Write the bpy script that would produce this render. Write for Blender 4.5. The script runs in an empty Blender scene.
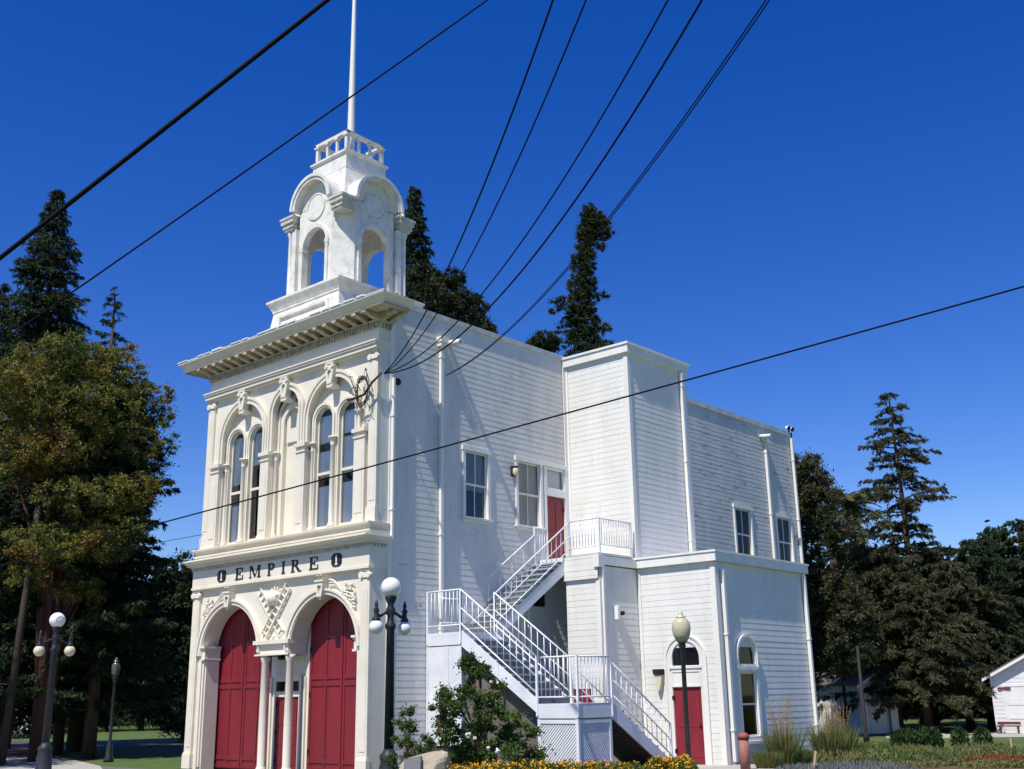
import bpy, bmesh, math, random
import numpy as np
from mathutils import Vector, Matrix
from mathutils.geometry import tessellate_polygon
random.seed(7); rng = np.random.default_rng(11)
D = bpy.data; scene = bpy.context.scene; COL = scene.collection
R = math.radians
# ------------------------------------------------------------ camera
YAW, PIT, ROL, FPX = -0.71985365, 0.27767431, -0.01714106, 1097.72
cy_, sy_, cp_, sp_ = math.cos(YAW), math.sin(YAW), math.cos(PIT), math.sin(PIT)
FW = Vector((sy_*cp_, cy_*cp_, sp_)); r_ = Vector((cy_, -sy_, 0)); u_ = r_.cross(FW)
RT = r_*math.cos(ROL)+u_*math.sin(ROL); UP = -r_*math.sin(ROL)+u_*math.cos(ROL)
CAM = Vector((0, 0, 1.9))
cd = D.cameras.new('camera'); cam = D.objects.new('camera', cd); COL.objects.link(cam)
cd.sensor_fit = 'HORIZONTAL'; cd.sensor_width = 36; cd.lens = FPX/1024*36; cd.clip_end = 3000; cd.clip_start = .1
cam.matrix_world = Matrix(((RT.x, UP.x, -FW.x, CAM.x), (RT.y, UP.y, -FW.y, CAM.y), (RT.z, UP.z, -FW.z, CAM.z), (0, 0, 0, 1)))
scene.camera = cam
# ------------------------------------------------------------ sun and sky
SUN = Vector((.09, -.62, 1)).normalized()
ELEV = math.asin(SUN.z); AZ = math.atan2(SUN.x, SUN.y)
w = D.worlds.new('World'); scene.world = w; w.use_nodes = True
nt = w.node_tree; nt.nodes.clear()
sky = nt.nodes.new('ShaderNodeTexSky'); sky.sky_type = 'NISHITA'; sky.sun_disc = False
sky.sun_elevation = ELEV; sky.sun_rotation = AZ; sky.altitude = 100; sky.air_density = 1.0; sky.dust_density = .2; sky.ozone_density = 4.0
hs = nt.nodes.new('ShaderNodeHueSaturation'); hs.inputs['Saturation'].default_value = 1.38; hs.inputs['Hue'].default_value = .5235; hs.inputs['Value'].default_value = 1.33
bg = nt.nodes.new('ShaderNodeBackground'); bg.inputs[1].default_value = .093
wo = nt.nodes.new('ShaderNodeOutputWorld')
nt.links.new(sky.outputs[0], hs.inputs['Color']); nt.links.new(hs.outputs[0], bg.inputs[0]); nt.links.new(bg.outputs[0], wo.inputs[0])
sd = D.lights.new('sun', 'SUN'); sd.energy = 4.9; sd.angle = R(.53); sd.color = (1, .94, .83)
so = D.objects.new('sun', sd); COL.objects.link(so); so.rotation_euler = (-SUN).to_track_quat('-Z', 'Y').to_euler(); so.location = (10, -20, 40)
vs = scene.view_settings; vs.view_transform = 'Standard'; vs.look = 'None'; vs.exposure = 0.20; vs.gamma = 1; vs.use_curve_mapping = False
scene.cycles.max_bounces = 8; scene.cycles.transparent_max_bounces = 16

# ------------------------------------------------------------ helpers
def ray(px, py):
    return FW + RT*((px-512)/FPX) - UP*((py-384.5)/FPX)
def at(px, py, dist):                       # point on a sight line at a horizontal distance
    d = ray(px, py); return CAM + d*(dist/math.hypot(d.x, d.y))
def gnd(px, py, z=0.0):
    d = ray(px, py); return CAM + d*((z-CAM.z)/d.z)
def foot(px, py, dist):
    p = at(px, py, dist); return Vector((p.x, p.y, 0)), p.z

def mat(name, col, rough=.6, col2=None, scale=3.0, spec=.4, metal=0, detail=6, lo=.35, hi=.7, bump=0, bscale=40, streak=False, coat=0):
    m = D.materials.new(name); m.use_nodes = True; n = m.node_tree.nodes; l = m.node_tree.links
    b = n['Principled BSDF']; b.inputs['Base Color'].default_value = (*col, 1); b.inputs['Roughness'].default_value = rough
    b.inputs['Specular IOR Level'].default_value = spec; b.inputs['Metallic'].default_value = metal
    tc = n.new('ShaderNodeTexCoord')
    if col2 is not None:
        mp = n.new('ShaderNodeMapping'); l.new(tc.outputs['Object'], mp.inputs[0])
        if streak: mp.inputs['Scale'].default_value = (1, 1, .12)
        t = n.new('ShaderNodeTexNoise'); t.inputs['Scale'].default_value = scale; t.inputs['Detail'].default_value = detail; t.inputs['Roughness'].default_value = .62
        l.new(mp.outputs[0], t.inputs['Vector'])
        r = n.new('ShaderNodeValToRGB'); r.color_ramp.elements[0].position = lo; r.color_ramp.elements[1].position = hi
        r.color_ramp.elements[0].color = (*col, 1); r.color_ramp.elements[1].color = (*col2, 1)
        l.new(t.outputs['Fac'], r.inputs[0]); l.new(r.outputs[0], b.inputs['Base Color'])
    if bump:
        t2 = n.new('ShaderNodeTexNoise'); t2.inputs['Scale'].default_value = bscale; t2.inputs['Detail'].default_value = 4
        l.new(tc.outputs['Object'], t2.inputs['Vector'])
        bp = n.new('ShaderNodeBump'); bp.inputs['Strength'].default_value = bump; bp.inputs['Distance'].default_value = .02
        l.new(t2.outputs['Fac'], bp.inputs['Height']); l.new(bp.outputs[0], b.inputs['Normal'])
    return m

def siding_mat(name, base, dirt, lo, hi, dark=None, dlo=.62, dhi=.68):
    """white paint with broad discolouring, long drips and flaked spots"""
    m = D.materials.new(name); m.use_nodes = True; n = m.node_tree.nodes; l = m.node_tree.links
    b = n['Principled BSDF']; b.inputs['Roughness'].default_value = .55; b.inputs['Specular IOR Level'].default_value = .35
    tc = n.new('ShaderNodeTexCoord')
    def noise(sc, vec, det=7):
        mp = n.new('ShaderNodeMapping'); mp.inputs['Scale'].default_value = vec; l.new(tc.outputs['Object'], mp.inputs[0])
        t = n.new('ShaderNodeTexNoise'); t.inputs['Scale'].default_value = sc; t.inputs['Detail'].default_value = det; t.inputs['Roughness'].default_value = .65
        l.new(mp.outputs[0], t.inputs['Vector']); return t
    def ramp(t, p0, p1):
        r = n.new('ShaderNodeValToRGB'); r.color_ramp.elements[0].position = p0; r.color_ramp.elements[1].position = p1
        r.color_ramp.elements[0].color = (0, 0, 0, 1); r.color_ramp.elements[1].color = (1, 1, 1, 1); l.new(t.outputs['Fac'], r.inputs[0]); return r
    def mix(fac, c1, c2):
        x = n.new('ShaderNodeMix'); x.data_type = 'RGBA'
        l.new(fac, x.inputs[0])
        if isinstance(c1, tuple): x.inputs[6].default_value = (*c1, 1)
        else: l.new(c1, x.inputs[6])
        x.inputs[7].default_value = (*c2, 1); return x.outputs[2]
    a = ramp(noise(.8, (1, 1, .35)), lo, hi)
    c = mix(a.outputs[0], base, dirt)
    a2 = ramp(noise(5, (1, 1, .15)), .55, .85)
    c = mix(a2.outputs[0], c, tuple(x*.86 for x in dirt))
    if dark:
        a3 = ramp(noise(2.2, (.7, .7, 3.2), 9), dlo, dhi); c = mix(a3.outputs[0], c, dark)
    l.new(c, b.inputs['Base Color'])
    t2 = noise(30, (.3, .3, 3)); bp = n.new('ShaderNodeBump'); bp.inputs['Strength'].default_value = .12; bp.inputs['Distance'].default_value = .01
    l.new(t2.outputs['Fac'], bp.inputs['Height']); l.new(bp.outputs[0], b.inputs['Normal'])
    return m

def leaf_mat(name, cols, trans=.25, rough=.6):
    m = D.materials.new(name); m.use_nodes = True; n = m.node_tree.nodes; l = m.node_tree.links
    b = n['Principled BSDF']; b.inputs['Roughness'].default_value = rough; b.inputs['Specular IOR Level'].default_value = .25
    g = n.new('ShaderNodeNewGeometry'); r = n.new('ShaderNodeValToRGB')
    e = r.color_ramp.elements
    while len(e) < len(cols): e.new(.5)
    for i, c in enumerate(cols): e[i].position = i/(len(cols)-1); e[i].color = (*c, 1)
    tc = n.new('ShaderNodeTexCoord'); t = n.new('ShaderNodeTexNoise'); t.inputs['Scale'].default_value = .5; t.inputs['Detail'].default_value = 4
    l.new(tc.outputs['Object'], t.inputs['Vector'])
    mr = n.new('ShaderNodeMapRange'); mr.inputs[1].default_value = .38; mr.inputs[2].default_value = .62; l.new(t.outputs['Fac'], mr.inputs[0])
    mx = n.new('ShaderNodeMix'); mx.data_type = 'FLOAT'; mx.inputs[0].default_value = .45
    l.new(mr.outputs[0], mx.inputs[2]); l.new(g.outputs['Random Per Island'], mx.inputs[3])
    l.new(mx.outputs[0], r.inputs[0]); l.new(r.outputs[0], b.inputs['Base Color'])
    if trans:
        tr = n.new('ShaderNodeBsdfTranslucent'); l.new(r.outputs[0], tr.inputs[0]); ms = n.new('ShaderNodeMixShader'); ms.inputs[0].default_value = trans
        l.new(b.outputs[0], ms.inputs[1]); l.new(tr.outputs[0], ms.inputs[2]); l.new(ms.outputs[0], n['Material Output'].inputs[0])
    return m

def glass_mat(name, tint=(.93, .95, .96), f0=.03):
    m = D.materials.new(name); m.use_nodes = True; n = m.node_tree.nodes; l = m.node_tree.links; n.remove(n['Principled BSDF'])
    tr = n.new('ShaderNodeBsdfTransparent'); tr.inputs[0].default_value = (*tint, 1)
    gl = n.new('ShaderNodeBsdfGlossy'); gl.inputs['Roughness'].default_value = .03; gl.inputs[0].default_value = (.8, .8, .78, 1)
    lw = n.new('ShaderNodeLayerWeight'); lw.inputs[0].default_value = .15
    ad = n.new('ShaderNodeMath'); ad.operation = 'ADD'; ad.use_clamp = True; ad.inputs[1].default_value = f0; l.new(lw.outputs['Fresnel'], ad.inputs[0])
    t = n.new('ShaderNodeTexNoise'); t.inputs['Scale'].default_value = 3; bp = n.new('ShaderNodeBump'); bp.inputs['Strength'].default_value = .06
    tc = n.new('ShaderNodeTexCoord'); l.new(tc.outputs['Object'], t.inputs[0]); l.new(t.outputs[0], bp.inputs['Height']); l.new(bp.outputs[0], gl.inputs['Normal'])
    ms = n.new('ShaderNodeMixShader'); l.new(ad.outputs[0], ms.inputs[0]); l.new(tr.outputs[0], ms.inputs[1]); l.new(gl.outputs[0], ms.inputs[2])
    l.new(ms.outputs[0], n['Material Output'].inputs[0]); return m

M = {}
M['side'] = siding_mat('weathered_white_siding', (.75, .745, .72), (.56, .555, .53), .35, .72, (.34, .32, .30), .63, .70)
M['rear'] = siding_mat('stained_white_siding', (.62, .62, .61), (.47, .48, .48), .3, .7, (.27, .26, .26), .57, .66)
M['annex'] = siding_mat('annex_white_siding', (.76, .76, .73), (.63, .62, .58), .38, .78, (.45, .42, .38), .67, .75)
M['front'] = mat('cream_white_paint', (.76, .715, .61), .5, (.67, .62, .51), 1.4, lo=.4, hi=.8, bump=.05)
M['cupola'] = mat('cupola_white_paint', (.75, .74, .69), .55, (.50, .475, .41), 3.2, lo=.46, hi=.76, bump=.15)
M['trim'] = mat('white_trim_paint', (.78, .77, .73), .45, (.64, .62, .57), 2.0, lo=.45, hi=.85, streak=True)
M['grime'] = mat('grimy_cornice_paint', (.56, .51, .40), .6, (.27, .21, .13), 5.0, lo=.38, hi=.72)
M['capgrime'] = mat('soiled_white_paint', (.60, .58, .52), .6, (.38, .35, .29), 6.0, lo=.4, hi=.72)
M['red'] = mat('dark_red_door_paint', (.225, .018, .030), .42, (.145, .016, .022), 2.2, lo=.35, hi=.75, streak=True, bump=.04)
M['redworn'] = mat('worn_red_door_paint', (.25, .022, .038), .5, (.17, .02, .028), 4, lo=.35, hi=.7, streak=True, bump=.08)
M['dark'] = mat('dark_interior', (.03, .03, .035), .9)
M['room'] = mat('interior_plaster', (.25, .25, .25), .9)
M['glass'] = glass_mat('window_glass')
M['blind'] = mat('pale_blind', (.80, .80, .82), .8, (.72, .72, .74), 2)
M['curtain'] = mat('grey_curtain', (.34, .36, .34), .9, (.24, .25, .24), 5, streak=True)
M['black'] = mat('black_letter_paint', (.015, .016, .018), .5)
M['rail'] = mat('white_painted_rail', (.80, .82, .86), .35, (.62, .64, .68), 3, lo=.5, hi=.9)
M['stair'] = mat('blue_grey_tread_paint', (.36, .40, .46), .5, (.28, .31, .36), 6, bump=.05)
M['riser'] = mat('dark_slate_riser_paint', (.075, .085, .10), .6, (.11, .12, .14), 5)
M['stringer'] = mat('white_stringer_paint', (.74, .76, .80), .45, (.62, .64, .69), 2)
M['roof'] = mat('grey_roofing', (.22, .22, .21), .9, (.16, .16, .15), 4)
M['capmetal'] = mat('grey_metal_coping', (.58, .58, .56), .5, (.40, .40, .39), 3, streak=False)
M['lamp_iron'] = mat('dark_cast_iron', (.016, .021, .030), .5, (.03, .036, .045), 9, spec=.3, bump=.05)
M['lamp_green'] = mat('black_green_iron', (.02, .024, .024), .4, spec=.5)
def globe_mat(name, c):
    m = D.materials.new(name); m.use_nodes = True; b = m.node_tree.nodes['Principled BSDF']
    b.inputs['Base Color'].default_value = (*c, 1); b.inputs['Roughness'].default_value = .18
    b.inputs['Subsurface Weight'].default_value = .35; b.inputs['Subsurface Radius'].default_value = (.1, .1, .1); return m
M['globe'] = globe_mat('white_glass_globe', (.80, .80, .82)); M['globe_y'] = globe_mat('yellowed_glass_globe', (.62, .60, .42)); M['acorn'] = globe_mat('pale_green_acorn_glass', (.52, .49, .35))
M['acorn_shaded'] = globe_mat('shade_darkened_acorn_glass', (.09, .10, .08))  # acorn glass with tree shade put into its colour, for the left lamp
M['grass'] = mat('lawn', (.045, .095, .016), .9, (.10, .13, .035), .9, detail=10, lo=.35, hi=.65, bump=.8, bscale=25)
M['conc'] = mat('pale_concrete', (.42, .40, .36), .9, (.34, .32, .29), 1.5, bump=.1)
M['asph'] = mat('asphalt', (.055, .055, .058), .9, (.08, .08, .08), 3, bump=.2)
M['mulch'] = mat('brown_mulch', (.085, .045, .028), .95, (.14, .085, .05), 6, bump=.8, bscale=30)
M['bark'] = mat('brown_bark', (.10, .06, .042), .95, (.045, .03, .022), 8, streak=True, bump=.6, bscale=12)
M['polewood'] = mat('weathered_pole_wood', (.055, .042, .034), .9, (.035, .028, .022), 8, streak=True)
M['rock'] = mat('sandy_boulder', (.42, .36, .27), .9, (.26, .22, .17), 4, bump=.6, bscale=9)
M['plaque'] = mat('dull_bronze_plaque', (.075, .08, .095), .45, spec=.5)
M['wire'] = mat('black_cable', (.008, .008, .010), .8, spec=.1)
M['shed'] = mat('shed_white_paint', (.74, .74, .76), .6, (.62, .62, .64), 2)
M['shed_roof'] = mat('grey_brown_shingle', (.13, .12, .11), .95, (.08, .075, .07), 12, spec=.1)
M['brick_red'] = mat('dull_red_paint', (.42, .12, .10), .7, (.34, .10, .08), 8)
M['bench_red'] = mat('dark_red_bench_paint', (.16, .045, .04), .7, (.10, .03, .03), 8)
M['rust'] = mat('rusty_red_cap', (.28, .08, .05), .7)
M['wood'] = mat('raw_wood_stake', (.45, .33, .2), .8)
M['barrel'] = mat('dark_brown_wood', (.11, .06, .04), .8, (.07, .04, .03), 8)
M['fixture'] = mat('dark_fixture_metal', (.022, .021, .020), .6, spec=.2)
M['amber'] = mat('frosted_fixture_glass', (.62, .58, .42), .3)
M['fixwhite'] = mat('white_fixture_plastic', (.78, .78, .76), .4)

class MB:
    def __init__(s): s.b = bmesh.new()
    def quad(s, *p): s.b.faces.new([s.b.verts.new(q) for q in p])
    def box(s, x0, x1, y0, y1, z0, z1, mtx=None):
        v = [s.b.verts.new(Vector((x, y, z)) if mtx is None else mtx @ Vector((x, y, z))) for x in (x0, x1) for y in (y0, y1) for z in (z0, z1)]
        for f in ((0, 1, 3, 2), (4, 6, 7, 5), (0, 4, 5, 1), (2, 3, 7, 6), (0, 2, 6, 4), (1, 5, 7, 3)): s.b.faces.new([v[i] for i in f])
        return s
    def prism(s, poly, a0, a1, axis='y', holes=()):
        """extrude a 2D polygon with holes; axis y: poly is (x,z); axis x: (y,z); axis z: (x,y)"""
        def P(q, a): return Vector((q[0], a, q[1])) if axis == 'y' else Vector((a, q[0], q[1])) if axis == 'x' else Vector((q[0], q[1], a))
        loops = [list(poly)]+[list(h) for h in holes]
        tris = tessellate_polygon([[Vector((q[0], q[1], 0)) for q in lp] for lp in loops])
        flat = [q for lp in loops for q in lp]
        va = [s.b.verts.new(P(q, a0)) for q in flat]; vb = [s.b.verts.new(P(q, a1)) for q in flat]
        for t in tris:
            try: s.b.faces.new([va[i] for i in t]); s.b.faces.new([vb[i] for i in t][::-1])
            except ValueError: pass
        o = 0
        for lp in loops:
            n = len(lp)
            for i in range(n):
                j = (i+1) % n; s.b.faces.new((va[o+i], va[o+j], vb[o+j], vb[o+i]))
            o += n
        return s
    def lathe(s, x, y, prof, n=20, mtx=None, smooth=True):
        rings = []
        for rr, z in prof:
            rings.append([s.b.verts.new((mtx @ Vector((rr*math.cos(2*math.pi*k/n), rr*math.sin(2*math.pi*k/n), z))) if mtx else Vector((x+rr*math.cos(2*math.pi*k/n), y+rr*math.sin(2*math.pi*k/n), z))) for k in range(n)])
        for a, b in zip(rings, rings[1:]):
            for k in range(n):
                f = s.b.faces.new((a[k], a[(k+1) % n], b[(k+1) % n], b[k])); f.smooth = smooth
        s.b.faces.new(rings[0][::-1]); s.b.faces.new(rings[-1]); return s
    def tube(s, pts, r, n=8, r2=None):
        pts = [Vector(p) for p in pts]; rings = []; m = len(pts)
        for i, p in enumerate(pts):
            d = (pts[min(i+1, m-1)]-pts[max(i-1, 0)]).normalized()
            a = Vector((0, 0, 1)) if abs(d.z) < .9 else Vector((1, 0, 0))
            u = d.cross(a).normalized(); v = d.cross(u)
            rr = r if r2 is None else r+(r2-r)*i/(m-1)
            rings.append([s.b.verts.new(p+u*(rr*math.cos(2*math.pi*k/n))+v*(rr*math.sin(2*math.pi*k/n))) for k in range(n)])
        for a, b in zip(rings, rings[1:]):
            for k in range(n):
                f = s.b.faces.new((a[k], a[(k+1) % n], b[(k+1) % n], b[k])); f.smooth = True
        s.b.faces.new(rings[0][::-1]); s.b.faces.new(rings[-1]); return s
    def bar(s, a, b, w, h):
        """square bar from a to b, w across (horizontal), h in its vertical plane"""
        a = Vector(a); b = Vector(b); d = (b-a).normalized(); up = Vector((0, 0, 1)) if abs(d.z) < .99 else Vector((0, 1, 0))
        u = d.cross(up).normalized()*w/2; v = u.cross(d).normalized()*h/2
        V = [s.b.verts.new(p+q) for p in (a, b) for q in (u+v, u-v, -u-v, -u+v)]
        for f in ((0, 1, 2, 3), (7, 6, 5, 4), (0, 4, 5, 1), (1, 5, 6, 2), (2, 6, 7, 3), (3, 7, 4, 0)): s.b.faces.new([V[i] for i in f])
        return s
    def sphere(s, c, r, sz=1, n=16, mtx=None):
        m = Matrix.Translation(c) @ Matrix.Diagonal((r, r, r*sz, 1))
        res = bmesh.ops.create_uvsphere(s.b, u_segments=n, v_segments=n//2+2, radius=1, matrix=m)
        for v in res['verts']:
            for f in v.link_faces: f.smooth = True
        return s

ROOT = {}
def empty(name, loc, label, cat, group=None):
    o = D.objects.new(name, None); COL.objects.link(o); o.location = loc; o.empty_display_size = .3
    o['label'] = label; o['category'] = cat
    if group: o['group'] = group
    ROOT[o.name] = Vector(loc); return o
def obj(name, mb, m, parent=None, label=None, bevel=0, origin=None):
    if bevel:
        bmesh.ops.bevel(mb.b, geom=[e for e in mb.b.edges], offset=bevel, segments=1, affect='EDGES', clamp_overlap=True)
    bmesh.ops.recalc_face_normals(mb.b, faces=mb.b.faces)
    root = parent
    while root is not None and root.parent is not None: root = root.parent
    sh = ROOT[root.name] if root is not None else (Vector(origin) if origin is not None else Vector((0, 0, 0)))
    for v in mb.b.verts: v.co -= sh
    me = D.meshes.new(name); mb.b.to_mesh(me); mb.b.free()
    o = D.objects.new(name, me); COL.objects.link(o); me.materials.append(m if not isinstance(m, str) else M[m])
    if parent is not None: o.parent = parent
    elif origin is not None: o.location = origin
    if label: o['label'] = label
    return o
def tag(o, label, cat, group=None, kind=None):
    if label: o['label'] = label
    if cat: o['category'] = cat
    if group: o['group'] = group
    if kind: o['kind'] = kind
    return o
def struct(name, mb, m, kind='structure'):
    o = obj(name, mb, m); o['kind'] = kind; return o
def arc(cx, cz, r, a0=0, a1=180, n=28):
    return [(cx+r*math.cos(R(a0+(a1-a0)*i/n)), cz+r*math.sin(R(a0+(a1-a0)*i/n))) for i in range(n+1)]
def arch_poly(cx, r, z0, zs, n=28):       # opening outline with a round head
    return [(cx-r, z0), (cx+r, z0)]+arc(cx, zs, r, 0, 180, n)
def rect(x0, x1, z0, z1): return [(x0, z0), (x1, z0), (x1, z1), (x0, z1)]
def ring(mb, cx, zs, r0, r1, y0, y1, zleg=None, axis='y', n=28):
    """archivolt band between radii r0 < r1, legs running down to zleg"""
    o = arc(cx, zs, r1, 0, 180, n); i = arc(cx, zs, r0, 180, 0, n)
    if zleg is not None and zleg < zs: p = [(cx+r1, zleg)]+o+[(cx-r1, zleg), (cx-r0, zleg)]+i+[(cx+r0, zleg)]
    else: p = o+i
    mb.prism(p, y0, y1, axis)
def siding(mb, axis, c, u0, u1, z0, z1, holes=(), out=1, pitch=.17, prof=(.008, .003), clip=None):
    """overlapping boards as real wedges; holes are (u0,u1,z0,z1)"""
    k0 = math.floor(z0/pitch); k1 = math.ceil(z1/pitch)
    for k in range(k0, k1):
        jit = random.uniform(-.0012, .0012); jt = random.uniform(-.0012, .0012)
        a, b = max(k*pitch, z0), min((k+1)*pitch, z1)
        if b-a < 1e-4: continue
        cuts = sorted({a, b}|{h[i] for h in holes for i in (2, 3) if a < h[i] < b})
        for s0, s1 in zip(cuts, cuts[1:]):
            iv = [(u0, u1)]
            for h in holes:
                if h[2] < s1-1e-5 and h[3] > s0+1e-5:
                    n = []
                    for p, q in iv:
                        if h[1] <= p or h[0] >= q: n.append((p, q)); continue
                        if h[0] > p: n.append((p, h[0]))
                        if h[1] < q: n.append((h[1], q))
                    iv = n
            t0 = (s0-k*pitch)/pitch; t1 = (s1-k*pitch)/pitch
            o0 = prof[0]+jit+(prof[1]+jt-prof[0]-jit)*t0; o1 = prof[0]+jit+(prof[1]+jt-prof[0]-jit)*t1
            for p, q in iv:
                P = (lambda u, d, z: Vector((c+out*d, u, z))) if axis == 'x' else (lambda u, d, z: Vector((u, c+out*d, z)))
                mb.quad(P(p, o0, s0), P(q, o0, s0), P(q, o1, s1), P(p, o1, s1))
                mb.quad(P(p, -.02, s0), P(q, -.02, s0), P(q, o0, s0), P(p, o0, s0))
                mb.quad(P(p, -.02, s1), P(q, -.02, s1), P(q, -.02, s0), P(p, -.02, s0))

# ------------------------------------------------------------ ground
mb = MB(); n = 60; S = 900
mb.quad((-S, -S, 0), (S, -S, 0), (S, S, 0), (-S, S, 0)); struct('lawn_ground', mb, 'grass')
def sheet(name, pix, z, m):
    mb = MB(); mb.prism([tuple(gnd(*p)[:2]) for p in pix], z-.003, z, 'z'); return struct(name, mb, m)
X0, XT, XA, YT, YR = -21.89, -19.345, -16.65, 27.65, 43.5
XL = -30.02
mb = MB(); mb.prism([(-80, -2), (-80, 3), (-6, 3), (6, 12), (60, 12), (60, 4), (10, 4), (2, -2)], .001, .004, 'z'); struct('near_street', mb, 'asph')
mb = MB(); mb.prism([(-34.5, 6), (-34.5, 19.0), (-21.2, 19.0), (-21.2, 6)], .001, .005, 'z'); struct('entrance_pavement', mb, mat('grey_entrance_pavement', (.14, .135, .125), .9, (.10, .10, .095), 1.5))
sheet('corner_pavement', [(-300, 760), (0, 756), (62, 757.5), (100, 766), (118, 790), (-300, 830)], .006, 'conc')
sheet('mulch_bed_left', [(-150, 752), (-150, 744), (0, 744.5), (48, 746), (66, 752), (60, 754.5)], .007, 'mulch')
sheet('road', [(-400, 737), (60, 741.5), (190, 742.5), (300, 742.5), (300, 748), (190, 748), (60, 747), (-400, 742)], .010, 'asph')
sheet('garden_path', [(886, 734.6), (1024, 732.2), (1200, 729), (1200, 733), (1024, 737), (905, 738.5), (886, 738)], .007, 'conc')
sheet('garden_mulch', [(905, 757), (960, 754), (1014, 757), (1026, 768), (1010, 785), (920, 785)], .008, 'mulch')
mb = MB(); mb.prism([(-18.6, 25.5), (-14.8, 25.5), (-14.2, 27.0), (-14.9, 28.6), (-16.6, 28.2), (-18.6, 27.6)], .002, .02, 'z'); struct('door_apron_path', mb, 'conc')
mb = MB(); mb.prism([(-21.6, 19.9), (-13.9, 21.4), (-13.9, 24.0), (-16.2, 25.3), (-21.8, 22.0)], .001, .012, 'z'); struct('flower_bed_soil', mb, 'mulch')

# ------------------------------------------------------------ the firehouse
B = empty('firehouse', (-25.95, 19.3, 0), 'tall white wooden two-storey Victorian firehouse with bell cupola, arched front windows and big red doors', 'building')
XC = -25.95; XR = X0+.01
def part(name, mb, m, parent=None, **k): return obj(name, mb, m, parent or B, **k)

# -- side, tower, annex and rear walls
holes_side = [(22.80, 23.76, 6.95, 8.92), (25.14, 26.20, 6.95, 8.95), (26.50, 27.42, 6.0, 8.03), (26.50, 27.42, 8.24, 8.95),
              (38.16, 39.36, 6.95, 8.98), (41.54, 42.74, 6.95, 8.98)]
mb = MB(); siding(mb, 'x', X0, 19.8, YT, 0, 12.7, holes_side); part('side_wall', mb, 'side')
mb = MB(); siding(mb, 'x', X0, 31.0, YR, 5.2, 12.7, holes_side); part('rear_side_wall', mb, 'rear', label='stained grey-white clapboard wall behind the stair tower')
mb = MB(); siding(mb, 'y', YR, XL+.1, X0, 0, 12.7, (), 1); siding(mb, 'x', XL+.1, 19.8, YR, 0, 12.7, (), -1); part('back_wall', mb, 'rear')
mb = MB(); mb.box(XL, X0-.03, 19.9, YR-.1, 12.55, 12.62); mb.box(X0, XT-.03, YT+.1, 30.9, 12.3, 12.4); mb.box(X0, XA-.04, YT+.1, 33.0, 5.6, 5.68); part('roof', mb, 'roof')
mb = MB()
mb.box(X0-.1, X0+.05, 19.8, YT+.02, 12.7, 12.86); mb.box(X0-.1, X0+.05, 31.0, YR+.05, 12.7, 12.9); mb.box(XL, X0+.05, YR-.08, YR+.05, 12.7, 12.9); mb.box(XL-.02, XL+.15, 19.8, YR, 12.7, 12.88)
part('roof_coping', mb, 'capmetal')
mb = MB(); siding(mb, 'y', YT, X0+.02, XT, 5.8, 12.5, (), -1); siding(mb, 'x', XT, YT, 31.0, 5.8, 12.5, (), 1); siding(mb, 'y', 31.0, X0, XT, 5.8, 12.5, (), 1)
part('stair_tower_wall', mb, 'annex')
mb = MB()
mb.box(X0+.02, XT+.12, YT-.12, YT+.1, 12.46, 12.72); mb.box(XT-.1, XT+.12, YT+.1, 31.1, 12.46, 12.72)
mb.box(X0+.02, XT+.16, YT-.16, 31.14, 12.72, 12.79)
mb.box(X0+.02, XT-.1, 31.0, 31.1, 12.46, 12.72); part('tower_coping', mb, 'trim')
for q in ((XT-.13, XT+.035, YT-.035, YT-.005, 5.9, 12.46),
          (XT+.005, XT+.035, YT-.005, YT+.12, 5.9, 12.46),
          (X0+.022, X0+.13, YT-.035, YT-.005, 6.0, 12.46),
          (X0+.018, X0+.05, YT-.16, YT-.04, 6.0, 12.7),
          (XT+.005, XT+.035, 30.88, 31.03, 5.9, 12.46),
          (X0+.018, X0+.045, 43.38, 43.53, 5.6, 12.7),
          (X0+.018, X0+.045, 31.03, 31.15, 5.9, 12.7),
          (X0+.005, X0+.04, 19.8, 19.93, 0, 12.5),
          (XA-.13, XA+.035, YT-.035, YT-.005, 0, 5.56),
          (XA+.005, XA+.035, YT-.005, YT+.13, 0, 5.56),
          (XT+.02, XT+.13, YT-.035, YT-.005, 0, 5.56),
          (XA+.005, XA+.035, 32.98, 33.12, 0, 5.56)):
    mb = MB(); mb.box(*q); part('corner_board', mb, 'trim')
# annex
dholes = [(-18.27, -17.30, 0, 2.10), (-18.24, -17.32, 2.70, 3.42)]
ah = [(28.5, 29.6, .68, 3.45)]
mb = MB(); siding(mb, 'y', YT, XT, XA, 0, 5.6, [(-18.27, -17.30, 0, 3.20)], -1); siding(mb, 'x', XA, YT, 33.1, 0, 5.6, [(28.55, 29.58, .70, 3.20)], 1)
siding(mb, 'y', 33.1, X0, XA, 0, 5.6, (), 1); siding(mb, 'y', YT+.02, X0+.02, -20.57, 0, 5.8, (), -1); part('annex_wall', mb, 'annex')
mb = MB()
mb.box(XT+.01, XA+.14, YT-.14, YT+.05, 5.58, 5.83); mb.box(XA-.05, XA+.14, YT+.05, 33.2, 5.58, 5.83); mb.box(XT+.01, XA+.17, YT-.17, 33.23, 5.83, 5.89)
part('annex_coping', mb, 'trim')
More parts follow.
